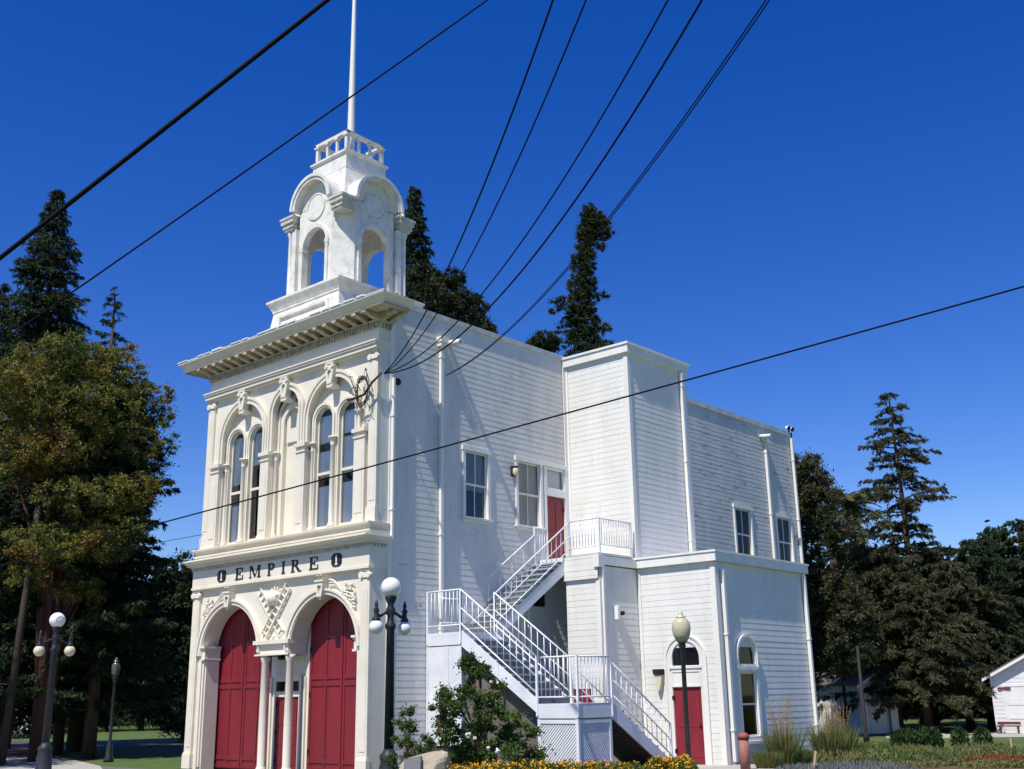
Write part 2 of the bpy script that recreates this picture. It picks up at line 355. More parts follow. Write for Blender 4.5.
# stair-foot block under the upper deck
XD, YD = -20.57, 25.75
mb = MB(); siding(mb, 'y', YD, XD, XT, 0, 5.2, [(-20.42, -19.72, 0, 2.1)], -1); siding(mb, 'x', XT, YD, YT-.03, 0, 5.55, (), 1); siding(mb, 'x', XD, YD, YT, 0, 5.2, (), -1)
siding(mb, 'y', YD-.07, XD-.04, XT, 5.22, 5.86, (), -1)
mb.box(XD-.04, XT, YD-.085, YD, 5.18, 5.215)
part('deck_block_wall', mb, 'annex')
mb = MB(); mb.box(XT-.10, XT+.04, YD-.04, YD-.008, 0, 5.15); mb.box(XT+.008, XT+.04, YD-.008, YD+.1, 0, 5.15); mb.box(XT-.10, XT+.10, YD-.13, YD+.14, 5.5, 5.86)
mb.box(XT+.01, XT+.10, YD+.14, YT-.18, 5.58, 5.83)
part('deck_corner_trim', mb, 'trim')
mb = MB(); mb.box(XD-.05, XT+.02, YD-.02, YT-.02, 5.868, 5.93); part('upper_deck', mb, 'capmetal')

def sash_window(axis, c, out, u0, u1, z0, z1, mull=True, blind=None, casing=.11, blind_to=0., name='window', label=None, recess=.0):
    """double-hung window: casing and sill, sashes, pane, blind"""
    def bx(mb, a, b, d0, d1, e, f):
        lo, hi = sorted((c+out*d0, c+out*d1))
        if axis == 'x': mb.box(lo, hi, a, b, e, f)
        else: mb.box(a, b, lo, hi, e, f)
    mb = MB(); k = casing
    bx(mb, u0-k, u0, -.08, .05, z0, z1); bx(mb, u1, u1+k, -.08, .05, z0, z1)
    bx(mb, u0-k-.03, u1+k+.03, -.08, .075, z1, z1+k+.03); bx(mb, u0-k-.05, u1+k+.05, -.08, .11, z0-.06, z0)
    bx(mb, u0-k, u1+k, -.02, .04, z0-.15, z0-.062)
    f = part(name, mb, 'trim', label=label)
    mb = MB(); s = .05; zm = (z0+z1)/2
    for (a, b, d) in ((zm-.02, z1, -.03), (z0, zm+.02, -.06)):
        bx(mb, u0, u0+s, d-.03, d, a, b); bx(mb, u1-s, u1, d-.03, d, a, b); bx(mb, u0+s, u1-s, d-.03, d, a, a+s); bx(mb, u0+s, u1-s, d-.03, d, b-s, b)
        if mull: um = (u0+u1)/2; bx(mb, um-.015, um+.015, d-.025, d-.003, a+s, b-s)
    obj('sash', mb, 'trim', f)
    mb = MB(); bx(mb, u0+.02, u1-.02, -.052, -.048, zm, z1-.02); bx(mb, u0+.02, u1-.02, -.082, -.078, z0+.02, zm); obj('pane', mb, 'glass', f)
    if blind:
        mb = MB(); bx(mb, u0, u1, -.14, -.13, z0+(z1-z0)*blind_to, z1); obj('blind', mb, blind, f)
        if blind_to > 0: mb = MB(); bx(mb, u0-.1, u1+.1, -.6, -.59, z0-.1, z1); obj('dark_room', mb, 'dark', f)
    else:
        mb = MB(); bx(mb, u0-.2, u1+.2, -.5, -.49, z0-.2, z1+.2); obj('dark_room', mb, 'dark', f)
    return f
sash_window('x', X0, 1, 22.80, 23.76, 6.95, 8.92, blind='curtain', blind_to=.42, label='upper side window with its lower half dark')
sash_window('x', X0, 1, 25.14, 26.20, 6.95, 8.95, blind='curtain', label='upper side window beside the red landing door')
sash_window('x', X0, 1, 38.16, 39.36, 6.95, 8.98, label='rear side window nearer the tower')
sash_window('x', X0, 1, 41.54, 42.74, 6.95, 8.98, blind='curtain', blind_to=.3, label='rear side window at the far corner')
# landing door with transom
mb = MB(); mb.box(X0-.06, X0+.05, 26.40, 26.50, 5.95, 9.0); mb.box(X0-.06, X0+.05, 27.42, 27.49, 5.95, 9.0); mb.box(X0-.06, X0+.045, 26.50, 27.42, 8.03, 8.24); mb.box(X0-.06, X0+.07, 26.36, 27.48, 8.97, 9.09)
mb.box(X0-.05, X0+.02, 26.5, 26.57, 8.24, 8.95); mb.box(X0-.05, X0+.02, 27.35, 27.42, 8.24, 8.95); mb.box(X0-.05, X0+.02, 26.57, 27.35, 8.24, 8.3); mb.box(X0-.05, X0+.02, 26.57, 27.35, 8.88, 8.95)
f = part('landing_door', mb, 'trim')
mb = MB(); mb.box(X0-.09, X0-.04, 26.5, 27.42, 5.95, 8.03)
for (a, b) in ((26.6, 26.93), (27.0, 27.33)):
    for (c, d) in ((6.15, 6.85), (6.98, 7.85)): mb.box(X0-.04, X0-.028, a, b, c, d)
dl = obj('door_leaf', mb, 'redworn', f, bevel=.004)
mb = MB(); mb.sphere((X0-.01, 26.58, 6.95), .035); [mb.box(X0-.04, X0-.015, 27.38, 27.43, z, z+.12) for z in (6.2, 7.6)]; obj('door_handle', mb, 'fixture', f)
mb = MB(); mb.box(X0-.03, X0-.026, 26.57, 27.35, 8.3, 8.88); obj('pane', mb, 'glass', f)
mb = MB(); mb.box(X0-.11, X0-.10, 26.5, 27.42, 8.2, 8.95); obj('blind', mb, 'blind', f)
# annex front door with fanlight
cx = -17.775
mb = MB(); mb.prism(rect(-18.42, -17.13, 0, 3.0)[:2]+[(-17.13, 2.86)]+arc(cx, 2.86, .645, 0, 180)+[(-18.42, 2.86)], YT-.045, YT-.018+.06, 'y',
                    holes=[[(-18.26, .02), (-17.31, .02), (-17.31, 2.10), (-18.26, 2.10)], [(cx-.46, 2.70), (cx+.46, 2.70)]+arc(cx, 2.92, .46, 0, 180)])
ring(mb, cx, 2.86, .645, .70, YT-.075, YT-.01, 0)
mb.box(-18.27, -17.28, YT-.065, YT-.046, 2.11, 2.16); mb.box(-18.27, -17.28, YT-.065, YT-.046, 2.52, 2.57); mb.box(-18.27, -18.22, YT-.06, YT-.046, 2.16, 2.52); mb.box(-17.33, -17.28, YT-.06, YT-.046, 2.16, 2.52)
mb.box(-18.32, -17.24, YT-.09, YT-.046, 2.62, 2.69)
f = part('annex_door', mb, 'trim')
mb = MB(); mb.box(-18.26, -17.31, YT+.0, YT+.04, .02, 2.10)
for (a, b) in ((-18.16, -17.85), (-17.72, -17.41)):
    for (c, d) in ((.2, .85), (1.0, 1.95)): mb.box(a, b, YT-.01, YT-.002, c, d)
obj('door_leaf', mb, 'redworn', f, bevel=.003)
mb = MB(); mb.sphere((-17.40, YT-.03, 1.05), .035); [mb.box(-18.29, -18.22, YT-.05, YT-.01, z, z+.12) for z in (.3, 1.75)]; obj('door_handle', mb, 'fixture', f)
mb = MB(); mb.prism([(cx-.46, 2.70), (cx+.46, 2.70)]+arc(cx, 2.92, .46, 0, 180), YT+.0, YT+.006, 'y'); obj('fanlight', mb, 'glass', f)
mb = MB(); mb.box(-18.4, -17.1, YT+.10, YT+.11, 2.6, 3.45); obj('dark_room', mb, 'dark', f)
# arched annex window (faces +X)
cy = 29.065
mb = MB(); mb.prism([(28.47, .58), (29.66, .58), (29.66, 2.95)]+arc(cy, 2.95, .595, 0, 180)+[(28.47, 2.95)], XA-.06, XA+.055, 'x', holes=[[(28.60, .72), (29.53, .72), (29.53, 2.50), (28.60, 2.50)], [(28.60, 2.72), (29.53, 2.72), (29.53, 2.94)]+arc(cy, 2.95, .463, 2, 178)+[(28.60, 2.94)]])
mb.box(XA+.056, XA+.10, 28.40, 29.73, .52, .60); mb.box(XA+.056, XA+.08, 28.5, 29.63, 2.56, 2.66)
ring(mb, cy, 2.95, .53, .60, XA+.056, XA+.085, 2.6, 'x')
f = part('arched_annex_window', mb, 'trim')
mb = MB()
for (a, b) in ((28.60, 28.65), (29.48, 29.53)): mb.box(XA-.05, XA-.01, a, b, .72, 2.5)
for z in (.72, 1.58, 2.45): mb.box(XA-.05, XA-.01, 28.65, 29.48, z, z+.05)
obj('sash', mb, 'trim', f)
mb = MB(); mb.box(XA-.034, XA-.03, 28.6, 29.53, .72, 2.5); mb.prism([(28.60, 2.72), (29.53, 2.72), (29.53, 2.94)]+arc(cy, 2.95, .463, 2, 178)+[(28.60, 2.94)], XA-.034, XA-.03, 'x'); obj('pane', mb, 'glass', f)
mb = MB(); mb.box(XA-.2, XA-.19, 28.5, 29.65, .6, 3.6); obj('blind', mb, 'curtain', f)
# block door + vent
mb = MB(); mb.box(-20.42, -19.72, YD+.02, YD+.06, 0, 2.1)
for x in (-20.36, -20.05): mb.box(x, x+.25, YD+.012, YD+.02, .2, 1.95)
part('block_door', mb, 'redworn')
mb = MB(); mb.box(X0+.02, X0+.06, 24.85+.9, 25.35+.9, 4.55, 4.95); [mb.box(X0+.06, X0+.08, 25.78, 26.22, 4.58+.06*i, 4.60+.06*i) for i in range(6)]; part('wall_vent', mb, 'fixture')
# downspouts
def spout(y, x, z0, z1, r=.05, head=None, name='downspout'):
    mb = MB(); mb.box(x, x+.10, y-r, y+r, z0, z1, None)
    z = z0+.8
    while z < z1: mb.box(x-.012, x+.112, y-r-.02, y+r+.02, z, z+.05); z += 2.6
    if head: mb.box(x-.01, x+.17, y-.12, y+.12, z1, z1+.12); mb.box(x-.01, x+.2, y-.15, y+.15, z1+.12, z1+.28)
    return part(name, mb, 'trim')
spout(21.76, X0+.025, .3, 11.85, head=True)
spout(30.66, XT+.04, 5.9, 12.4, .055)
spout(41.0, X0+.025, 5.6, 11.9, .06, head=True)
spout(43.35, X0+.05, 5.6, 12.6, .05)
spout(27.95, XA+.04, .1, 5.35, .05); spout(32.95, XA+.04, .1, 5.5, .05)
spout(19.87, X0+.045, 6.0, 10.5, .03)
mb = MB(); mb.box(XT+.04, XT+.10, YD+.06, YD+.13, 0, 5.5); part('downspout', mb, 'trim')
mb = MB(); mb.box(X0+.02, X0+.10, 25.1, 25.2, 0, 4.6); mb.box(X0+.02, X0+.10, 25.42, 25.49, 0, 4.9); part('riser_pipe', mb, 'trim')
for (y, z) in ((22.12, 12.05), (40.72, 12.28)):
    mb = MB(); mb.lathe(0, 0, [(.09, 0), (.09, .52), (.07, .52), (.07, .0)], 14, Matrix.Translation((X0, y, z)) @ Matrix.Rotation(R(96), 4, 'Y')); part('scupper_pipe', mb, 'trim')
mb = MB(); mb.lathe(0, 0, [(.10, 0), (.10, .05), (.07, .06)], 14, Matrix.Translation((X0+.01, 20.09, 10.45)) @ Matrix.Rotation(R(90), 4, 'Y')); part('round_vent', mb, 'fixture')

# -- front, lower storey
LA, RA, RR_ = XC-2.15, XC+2.15, 1.39
zs = 3.25; xl, xr = LA-RR_, RA+RR_; cl, cr = XC-.76, XC+.76
P = [(XL, 0), (XL, 5.2), (XR, 5.2), (XR, 0), (xr, 0), (xr, zs)]+arc(RA, zs, RR_, 0, 180)[1:-1]+[(cr, zs), (cr, 3.14), (cl, 3.14), (cl, zs)]+arc(LA, zs, RR_, 0, 180)[1:-1]+[(xl, zs), (xl, 0)]
P = [(min(q[0], XR-.004), q[1]) for q in P]
mb = MB(); mb.prism(P, 19.28, 19.80, 'y'); mb.box(XL+.05, X0-.06, 19.6, 19.78, 5.2, 6.42)
part('front_wall', mb, 'front')
for c in (LA, RA):
    mb = MB(); ring(mb, c, zs, RR_+.03, RR_+.19, 19.21, 19.28); ring(mb, c, zs, RR_+.13, RR_+.19, 19.17, 19.21); ring(mb, c, zs, RR_, RR_+.03, 19.24, 19.28)
    part('lower_arch_moulding', mb, 'front')
def pilaster(name, x0, x1, yf, yb, z0, z1, scroll=True, side=True):
    mb = MB(); mb.box(x0, x1, yf, yb, z0+.45, z1-.24); mb.box(x0-.03, x1+.03, yf-.04, yb, z0, z0+.40); mb.box(x0-.015, x1+.015, yf-.02, yb, z0+.40, z0+.45)
    mb.box(x0+.06, x1-.06, yf-.012, yf, z0+.6, z1-.5)
    mb.box(x0-.02, x1+.02, yf-.03, yb, z1-.05, z1)
    if scroll:
        for x in (x0+.03, x1-.03):
            mb.lathe(0, 0, [(.085, 0), (.085, yb-yf+.05)], 14, Matrix.Translation((x, yf-.05, z1-.15)) @ Matrix.Rotation(R(-90), 4, 'X'))
        mb.box(x0+.05, x1-.05, yf-.03, yb, z1-.22, z1-.08)
    return part(name, mb, 'front')
pilaster('lower_pilaster', XL, XL+.35, 19.2, 19.28, .05, 5.2); pilaster('lower_pilaster', XR-.35, XR, 19.2, 19.28, .05, 5.2)
mb = MB()   # side return of the false front
mb.box(X0-.04, XR-.004, 19.285, 19.86, 5.203, 6.44); mb.box(X0-.04, XR-.004, 19.562, 19.86, 6.442, 12.0); mb.box(X0-.04, XR-.004, 19.802, 19.86, 0, 5.20); part('front_return', mb, 'side'); mb = MB(); mb.box(XL+.01, XL+.06, 19.562, 19.86, 5.2, 12.0); part('front_return', mb, 'side')
# jamb piers with imposts
for (a, b, s) in ((xl, xl+.14, 1), (xr-.05, xr, -1)):
    mb = MB(); mb.box(a+.02 if s > 0 else a, b if s > 0 else b-.0, 19.36, 19.81, 0, 3.1)
    lo, hi = (a-.0, b+.06) if s > 0 else (a-.1, b+.0)
    mb.box(lo, hi, 19.24, 19.81, 3.12, 3.18); mb.box(lo+.03*(s < 0), hi-.03*(s > 0), 19.27, 19.81, 3.18, 3.42); mb.box(lo, hi, 19.24, 19.81, 3.42, 3.47); mb.box(lo-.02*(s < 0), hi+.02*(s > 0), 19.20, 19.81, 3.47, 3.53)
    if s > 0: mb.box(xl+.02, xl+.10, 19.30, 19.36, .1, 3.1)
    part('jamb_pier', mb, 'front')
mb = MB()   # centre entablature on two colonnettes
mb.box(cl+.06, cr-.04, 19.24, 19.795, 3.19, 3.40); mb.box(cl, cr+.02, 19.17, 19.81, 3.14, 3.19); mb.box(cl+.02, cr, 19.20, 19.81, 3.40, 3.45); mb.box(cl-.04, cr+.05, 19.13, 19.82, 3.45, 3.56)
ent = part('centre_entablature', mb, 'front')
for x in (XC-.42, XC+.78):
    pass
for x in (XC-.45, XC+.68-.0):
    mb = MB(); mb.lathe(x, 19.34, [(.15, 0), (.15, .12), (.13, .16), (.115, .2), (.115, 1.4), (.10, 2.95), (.12, 2.98), (.12, 3.02), (.14, 3.06), (.14, 3.14)], 20); part('colonnette', mb, 'front')
# recessed door wall
mb = MB()
xdl, xdr = -26.55, -25.50
mb.prism([(-26.80, 0), (-26.80, 3.9), (-25.08, 3.9), (-25.08, 0), (-25.35, 0), (-25.35, 2.62), (-26.60, 2.62), (-26.60, 0)], 19.86, 19.94, 'y')
mb.box(-26.62, -26.53, 19.82, 19.86, 0, 2.55); mb.box(-25.47, -25.37, 19.82, 19.86, 0, 2.55); mb.box(-26.53, -25.47, 19.83, 19.88, 2.02, 2.17); mb.box(-26.62, -25.37, 19.81, 19.86, 2.55, 2.64); mb.box(-26.53, -25.47, 19.84, 19.88, 2.44, 2.55)
mb.box(-25.24, -25.16, 19.80, 19.86, 0, 2.55); mb.box(-26.78, -26.7, 19.80, 19.86, 0, 2.55)
f = part('centre_doorway', mb, 'front')
mb = MB(); mb.box(-26.53, -25.47, 19.88, 19.92, 0.02, 2.02)
for (a, b) in ((.2, .6), (.72, 1.15), (1.27, 1.85)): mb.box(-26.42, -25.60, 19.868, 19.88, a, b)
obj('door_leaf', mb, 'red', f, bevel=.004)
mb = MB(); [mb.box(-26.56, -26.50, 19.85, 19.88, z, z+.1) for z in (.25, 1.0, 1.75)]; obj('hinge', mb, 'black', f)
mb = MB(); mb.box(-26.53, -25.47, 19.89, 19.894, 2.17, 2.44); obj('pane', mb, 'glass', f)
mb = MB(); mb.box(-26.6, -25.4, 20.1, 20.11, 2.0, 2.6); obj('dark_room', mb, 'dark', f)
mb = MB(); mb.lathe(XC+.02, 19.55, [(.05, 3.02), (.11, 3.05), (.11, 3.12), (.03, 3.139)], 14); part('porch_light', mb, 'fixture')
# big red doors
def big_door(cxd, x0, x1, seam):
    zt = 3.25; mb = MB()
    r = (x1-x0)/2; cc = (x0+x1)/2
    mb.prism([(x0, 0.03), (seam-.012, .03), (seam-.012, 4.7), (x0, 4.7)], 19.90, 19.95, 'y'); mb.prism([(seam+.012, .03), (x1, .03), (x1, 4.7), (seam+.012, 4.7)], 19.90, 19.95, 'y')
    f = part('red_double_door', mb, 'red')
    mb = MB()
    for (a, b) in ((x0, seam-.02), (seam+.02, x1)):
        m_ = (a+b)/2; t = .085
        for x in (a, m_-t/2, b-t): mb.box(x, x+t, 19.878, 19.90, .06, 4.65)
        for z in (.06, .28, 2.28, 2.46, 3.55):
            mb.box(a+t, m_-t/2, 19.876, 19.90, z, z+.11); mb.box(m_+t/2, b-t, 19.876, 19.90, z, z+.11)
    obj('door_rails', mb, 'red', f, bevel=.005)
    mb = MB(); mb.box(seam-.012, seam+.012, 19.93, 19.94, .03, 4.7); obj('door_gap', mb, 'black', f)
    mb = MB()
    for z in (.5, 2.0, 3.2):
        mb.box(x0+.0, x0+.06, 19.86, 19.878, z, z+.14); mb.box(x1-.06, x1, 19.86, 19.878, z, z+.14)
    obj('hinge', mb, 'black', f)
big_door(LA, xl-.02, -26.80, -28.17); big_door(RA, -25.08, xr+.02, -23.68)
# keystone brackets
for c in (LA, RA):
    mb = MB(); z1 = 5.12
    mb.prism([(c-.10, 4.60), (c+.10, 4.60), (c+.15, z1-.12), (c-.15, z1-.12)], 19.08, 19.28, 'y', holes=[[(c-.05, 4.68), (c+.05, 4.68), (c+.085, z1-.22), (c-.085, z1-.22)]])
    mb.box(c-.18, c+.18, 19.05, 19.28, z1-.12, z1-.07); mb.box(c-.035, c+.035, 19.13, 19.2, 4.66, z1-.2); mb.prism([(c-.05, 4.53), (c+.05, 4.53), (c+.09, 4.60), (c-.09, 4.60)], 19.12, 19.28, 'y')
    for dx in (-.10, .04): mb.tube([(c+dx, 19.12, z1-.06), (c+dx+.03, 19.06, z1+.05), (c+dx+.06, 19.12, z1+.07)], .025, 6)
    part('keystone', mb, 'front')
# crossed ladders and helmet relief
mb = MB(); yc_ = 19.24
def ladder(p, q, w, rungs, y):
    p = Vector((p[0], y, p[1])); q = Vector((q[0], y, q[1])); d = (q-p).normalized(); s = Vector((-d.z, 0, d.x))*w/2
    for sg in (-1, 1): mb.bar(p+s*sg, q+s*sg, .06, .035)
    for i in range(rungs):
        c = p+(q-p)*((i+.5)/rungs); mb.bar(c-s, c+s, .045, .03)
ladder((XC-.78, 4.97), (XC+.36, 3.72), .23, 8, 19.25); ladder((XC+.62, 5.02), (XC-.42, 3.68), .25, 8, 19.22)
for sg in (-1, 1): mb.lathe(0, 0, [(.04, 0), (.04, .05), (.06, .05), (.06, .09)], 8, Matrix.Translation((XC+sg*.33, 19.25, 3.72)) @ Matrix.Rotation(R(-90), 4, 'X'))
mb.sphere((XC-.03, 19.25, 4.72), .22, 1.05); mb.sphere((XC+.14, 19.22, 4.80), .10); mb.sphere((XC-.18, 19.22, 4.60), .10, 1.3)
for k in range(7): a = R(20+k*25); mb.tube([(XC+.22*math.cos(a), 19.22, 4.72+.22*math.sin(a)), (XC+.34*math.cos(a), 19.25, 4.70+.34*math.sin(a))], .025, 6)
mb.lathe(0, 0, [(.07, 0), (.05, .03), (.01, .07)], 10, Matrix.Translation((XC-.05, 19.28, 3.66)) @ Matrix.Rotation(R(90), 4, 'X'))
part('crossed_ladder_relief', mb, 'front')
# scrolled corner leaves in the spandrels
for sg, c in ((-1, LA), (1, RA)):
    mb = MB()
    for j in range(3):
        pts = []
        for i in range(13):
            a = R(82-i*3.4); rr = RR_+.24+.06*j+.07*math.sin(i*.62+j*.5)
            pts.append((c+sg*rr*math.cos(a), 19.25-.015*j, zs+rr*math.sin(a)))
        mb.tube(pts, .032, 6, .02)
    o0 = Vector((c+sg*1.08, 19.24, 4.74))
    for k in range(12):
        a = R(-75+k*26); o = o0+Vector((sg*random.uniform(-.18, .18), 0, random.uniform(-.12, .12))); d = Vector((sg*math.cos(a), -.15, math.sin(a)))
        mb.tube([o, o+d*.11, o+d*.20+Vector((0, 0, -.05))], .034, 5, .008)
    for k in range(5):
        o = Vector((c+sg*(1.27+.02*k), 19.25, 4.60-.09*k)); mb.tube([o, o+Vector((-sg*.10, -.03, .03)), o+Vector((-sg*.15, 0, -.07))], .03, 5, .01)
    part('spandrel_leaf_ornament', mb, 'front')
# frieze, cornice with dentils, sill courses : (projection, z0, z1)
def cyma(mb, p0, z0, p1, z1, ybase, s0, s1):
    va, vb = [[mb.b.verts.new(v) for v in ((XL-s, ybase-p, z), (XR+s, ybase-p, z), (XR+s, 19.822, z), (XL-s, 19.822, z))] for p, s, z in ((p0, s0, z0), (p1, s1, z1))]
    for k in range(4): mb.b.faces.new((va[k], va[(k+1) % 4], vb[(k+1) % 4], vb[k]))
    mb.b.faces.new(va[::-1]); mb.b.faces.new(vb)
def course(mb, specs, ybase=19.2, side=.0):
    for pr, z0, z1 in specs: mb.box(XL-pr*.5-side, XR+pr*.5+side, ybase-pr, 19.82, z0, z1)
mb = MB(); course(mb, [(.02, 5.19, 5.22), (.07, 5.22, 5.29), (.045, 5.29, 5.86)]); part('name_frieze', mb, 'front')
mb = MB(); mb.box(XL, XR+.05, 19.12, 19.8, 5.868, 5.884); x = XL+.02
while x < XR: mb.box(x, x+.055, 19.08, 19.16, 5.79, 5.868); x += .115
y = 19.22
while y < 19.75: mb.box(XR+.024, XR+.07, y, y+.055, 5.79, 5.868); y += .115
part('lower_dentils', mb, 'capgrime')
mb = MB(); course(mb, [(.12, 5.885, 5.92), (.22, 5.92, 5.945), (.35, 6.045, 6.072), (.30, 6.072, 6.10), (.03, 6.10, 6.20), (.08, 6.20, 6.24), (.02, 6.24, 6.33), (.08, 6.33, 6.36), (.15, 6.405, 6.44)]); cyma(mb, .20, 5.945, .34, 6.045, 19.2, .10, .165); cyma(mb, .08, 6.36, .14, 6.405, 19.2, .04, .065)
part('lower_cornice', mb, 'front')
# lettering EMPIRE
y0, y1 = 19.135, 19.156; z0, z1 = 5.365, 5.705; H = z1-z0; T, t, sf = .075, .032, .026
def stem(mb, x, w=T):
    mb.box(x, x+w, y0, y1, z0, z1)
    for z in (z0, z1-sf): mb.box(x-.045, x+w+.045, y0+.003, y1-.002, z, z+sf)
def bowl(mb, x, wd):
    c = z1-H*.26; r = H*.26; rr = r-.035
    p = [(x, c+r)]+[(x+.08+wd*math.cos(R(90-i*15)), c+r*math.sin(R(90-i*15))) for i in range(13)]+[(x, c-r)]
    q = [(x, c-rr)]+[(x+.07+(wd-.07)*math.cos(R(-90+i*15)), c+rr*math.sin(R(-90+i*15))) for i in range(13)]+[(x, c+rr)]
    mb.prism(p+q, y0+.002, y1-.002, 'y')
def letter(ch, x):
    mb = MB()
    if ch == 'E':
        stem(mb, x+.04); x += .04
        for z, L in ((z0, .34), (z1-t, .31), ((z0+z1)/2-t/2, .21)): mb.box(x+T, x+L, y0+.002, y1-.003, z, z+t)
        mb.box(x+.31, x+.345, y0+.001, y1-.001, z0+.005, z0+.12); mb.box(x+.285, x+.315, y0+.001, y1-.001, z1-.11, z1-.005); mb.box(x+.19, x+.215, y0+.001, y1-.001, (z0+z1)/2-.06, (z0+z1)/2+.06)
    elif ch == 'M':
        stem(mb, x+.03, .03); stem(mb, x+.42, T)
        mb.prism([(x+.03, z1-.001), (x+.12, z1-.001), (x+.28, z0+.06), (x+.24, z0+.01)], y0+.004, y1-.001, 'y'); mb.prism([(x+.24, z0+.01), (x+.27, z0+.01), (x+.445, z1-.001), (x+.415, z1-.001)], y0+.005, y1, 'y')
    elif ch == 'P': stem(mb, x+.04); bowl(mb, x+.04+T, .13)
    elif ch == 'I': stem(mb, x+.03)
    elif ch == 'R': stem(mb, x+.03); bowl(mb, x+.03+T, .12); mb.prism([(x+.16, z0+H*.5), (x+.25, z0+H*.5), (x+.42, z0), (x+.31, z0)], y0+.004, y1-.001, 'y'); mb.box(x+.30, x+.46, y0+.003, y1-.002, z0, z0+sf)
    return part('letter', mb, 'black', label='black serif letter '+ch)
for ch, x in (('E', -27.79), ('M', -27.09), ('P', -26.23), ('I', -25.56), ('R', -25.13), ('E', -24.33)): letter(ch, x)
for c in (-28.49, -23.17):
    mb = MB(); z = 5.54
    pts = []
    for i in range(40):
        a = 2*math.pi*i/40; rr = .17*(1+.16*abs(math.sin(2*a)))
        pts.append((c+1.22*rr*math.cos(a), z+1.0*rr*math.sin(a)))
    mb.prism(pts, 19.135, 19.156, 'y'); f = part('numeral_roundel', mb, 'black', label='black roundel with a white figure 1')
    mb = MB(); mb.box(c-.022, c+.028, 19.128, 19.135, z-.12, z+.12); mb.box(c-.055, c+.06, 19.127, 19.1345, z-.135, z-.105); mb.prism([(c-.065, z+.05), (c-.022, z+.06), (c-.022, z+.12)], 19.129, 19.1345, 'y'); obj('numeral', mb, 'trim', f)

# -- front, upper storey
bays = [(XC-2.13, 1.07, 9.79), (XC, .65, 10.25), (XC+2.13, 1.07, 9.79)]
mb = MB()
mb.prism(rect(XL+.02, XR-.006, 6.44, 11.25), 19.42, 19.56, 'y', holes=[arch_poly(c, r, 6.52, z) for c, r, z in bays]); part('upper_front_wall', mb, 'front')
for c, r, z in bays:
    mb = MB(); ring(mb, c, z, r-.03, r+.17, 19.37, 19.42, 9.1); ring(mb, c, z, r+.11, r+.19, 19.32, 19.37, 9.1); ring(mb, c, z, r-.03, r+.04, 19.33, 19.37, 9.1)
    part('upper_arch_moulding', mb, 'front')
SUB = []
for c, r, z in (bays[0], bays[2]):
    mb = MB(); hs_ = []
    for s in (-1, 1):
        hc = c+s*.525; hs_.append(arch_poly(hc, .385, 6.54, 9.70)); SUB.append(hc)
    mb.prism(rect(c-r-.05, c+r+.05, 6.50, 10.95), 19.56, 19.66, 'y', holes=hs_)
    part('tympanum_wall', mb, 'front')
for hc in SUB: mb = MB(); ring(mb, hc, 9.70, .375, .49, 19.51, 19.56, 6.54); ring(mb, hc, 9.70, .43, .50, 19.48, 19.51, 6.54); part('sub_arch_moulding', mb, 'front')
mb = MB(); c, r, z = bays[1]; mb.box(c-r-.05, c+r+.05, 19.76, 19.778, 6.5, 10.95); ring(mb, c, 9.95, .42, .60, 19.62, 19.76, 6.52); ring(mb, c, 10.1, .56, .66, 19.57, 19.76, 6.52)
mb.box(c-.38, c+.38, 19.70, 19.76, 9.35, 9.9+.3)
part('blind_arch_panel', mb, 'front')
for i, hc in enumerate(SUB):
    mb = MB(); ring(mb, hc, 9.70, .335, .39, 19.62, 19.67, 6.60); mb.box(hc-.38, hc+.38, 19.60, 19.70, 6.54, 6.62); mb.box(hc-.335, hc+.335, 19.61, 19.65, 8.10, 8.18)
    f = part('front_window', mb, 'front')
    mb = MB(); mb.prism(arch_poly(hc, .35, 6.62, 9.70), 19.655, 19.659, 'y'); obj('pane', mb, 'glass', f)
    mb = MB()
    if i < 2:
        mb.box(hc-.36, hc+.36, 19.69, 19.70, 8.40 if i == 0 else 8.9, 9.9)
        if i == 0: mb.box(hc-.36, hc+.36, 19.705, 19.71, 6.6, 7.75)
    else:
        mb.box(hc-.36, hc+.36, 19.69, 19.70, 9.05 if i == 2 else 9.2, 9.85); mb.box(hc-.36, hc+.36, 19.69, 19.70, 6.6, 7.78); mb.box(hc-.36, hc+.36, 19.69, 19.70, 8.05, 8.80 if i == 2 else 9.1)
    obj('blind', mb, 'blind', f)
    mb = MB(); mb.box(hc-.4, hc+.4, 20.3, 20.31, 6.5, 10); obj('dark_room', mb, 'dark', f)
# piers between the bays
def pier(x0, x1, yf=19.28):
    mb = MB(); mb.box(x0, x1, yf, 19.43, 6.60, 8.82); mb.box(x0-.02, x1+.02, yf-.02, 19.43, 6.44, 6.60)
    mb.box(x0+.08, x1-.08, yf-.014, yf, 6.75, 8.5)
    mb.box(x0-.02, x1+.02, yf-.03, 19.6, 8.82, 8.87); mb.box(x0, x1, yf, 19.6, 8.87, 8.98); mb.box(x0-.05, x1+.05, yf-.06, 19.62, 8.98, 9.09)
    return part('upper_pier', mb, 'front')
pier(XC-3.66, XC-3.22); pier(XC-1.06, XC-.66); pier(XC+.66, XC+1.06); pier(XC+3.22, XC+3.66)
def col(name, x, y, r, z0, z1, parent=None, m='front', cap=.15):
    mb = MB(); mb.lathe(x, y, [(r*1.5, z0), (r*1.5, z0+.08), (r*1.15, z0+.12), (r, z0+.16), (r*.88, z1-.26), (r*1.1, z1-.24), (r*.95, z1-.22), (r*1.6, z1-.05), (r*1.9, z1-.05), (r*1.9, z1)], 14)
    return part(name, mb, m, parent)
for c in (XC-2.13, XC+2.13):
    col('mullion_column', c, 19.44, .075, 6.5, 9.1)
    for s in (-1, 1): col('mullion_column', c+s*.98, 19.50, .055, 6.5, 9.08)
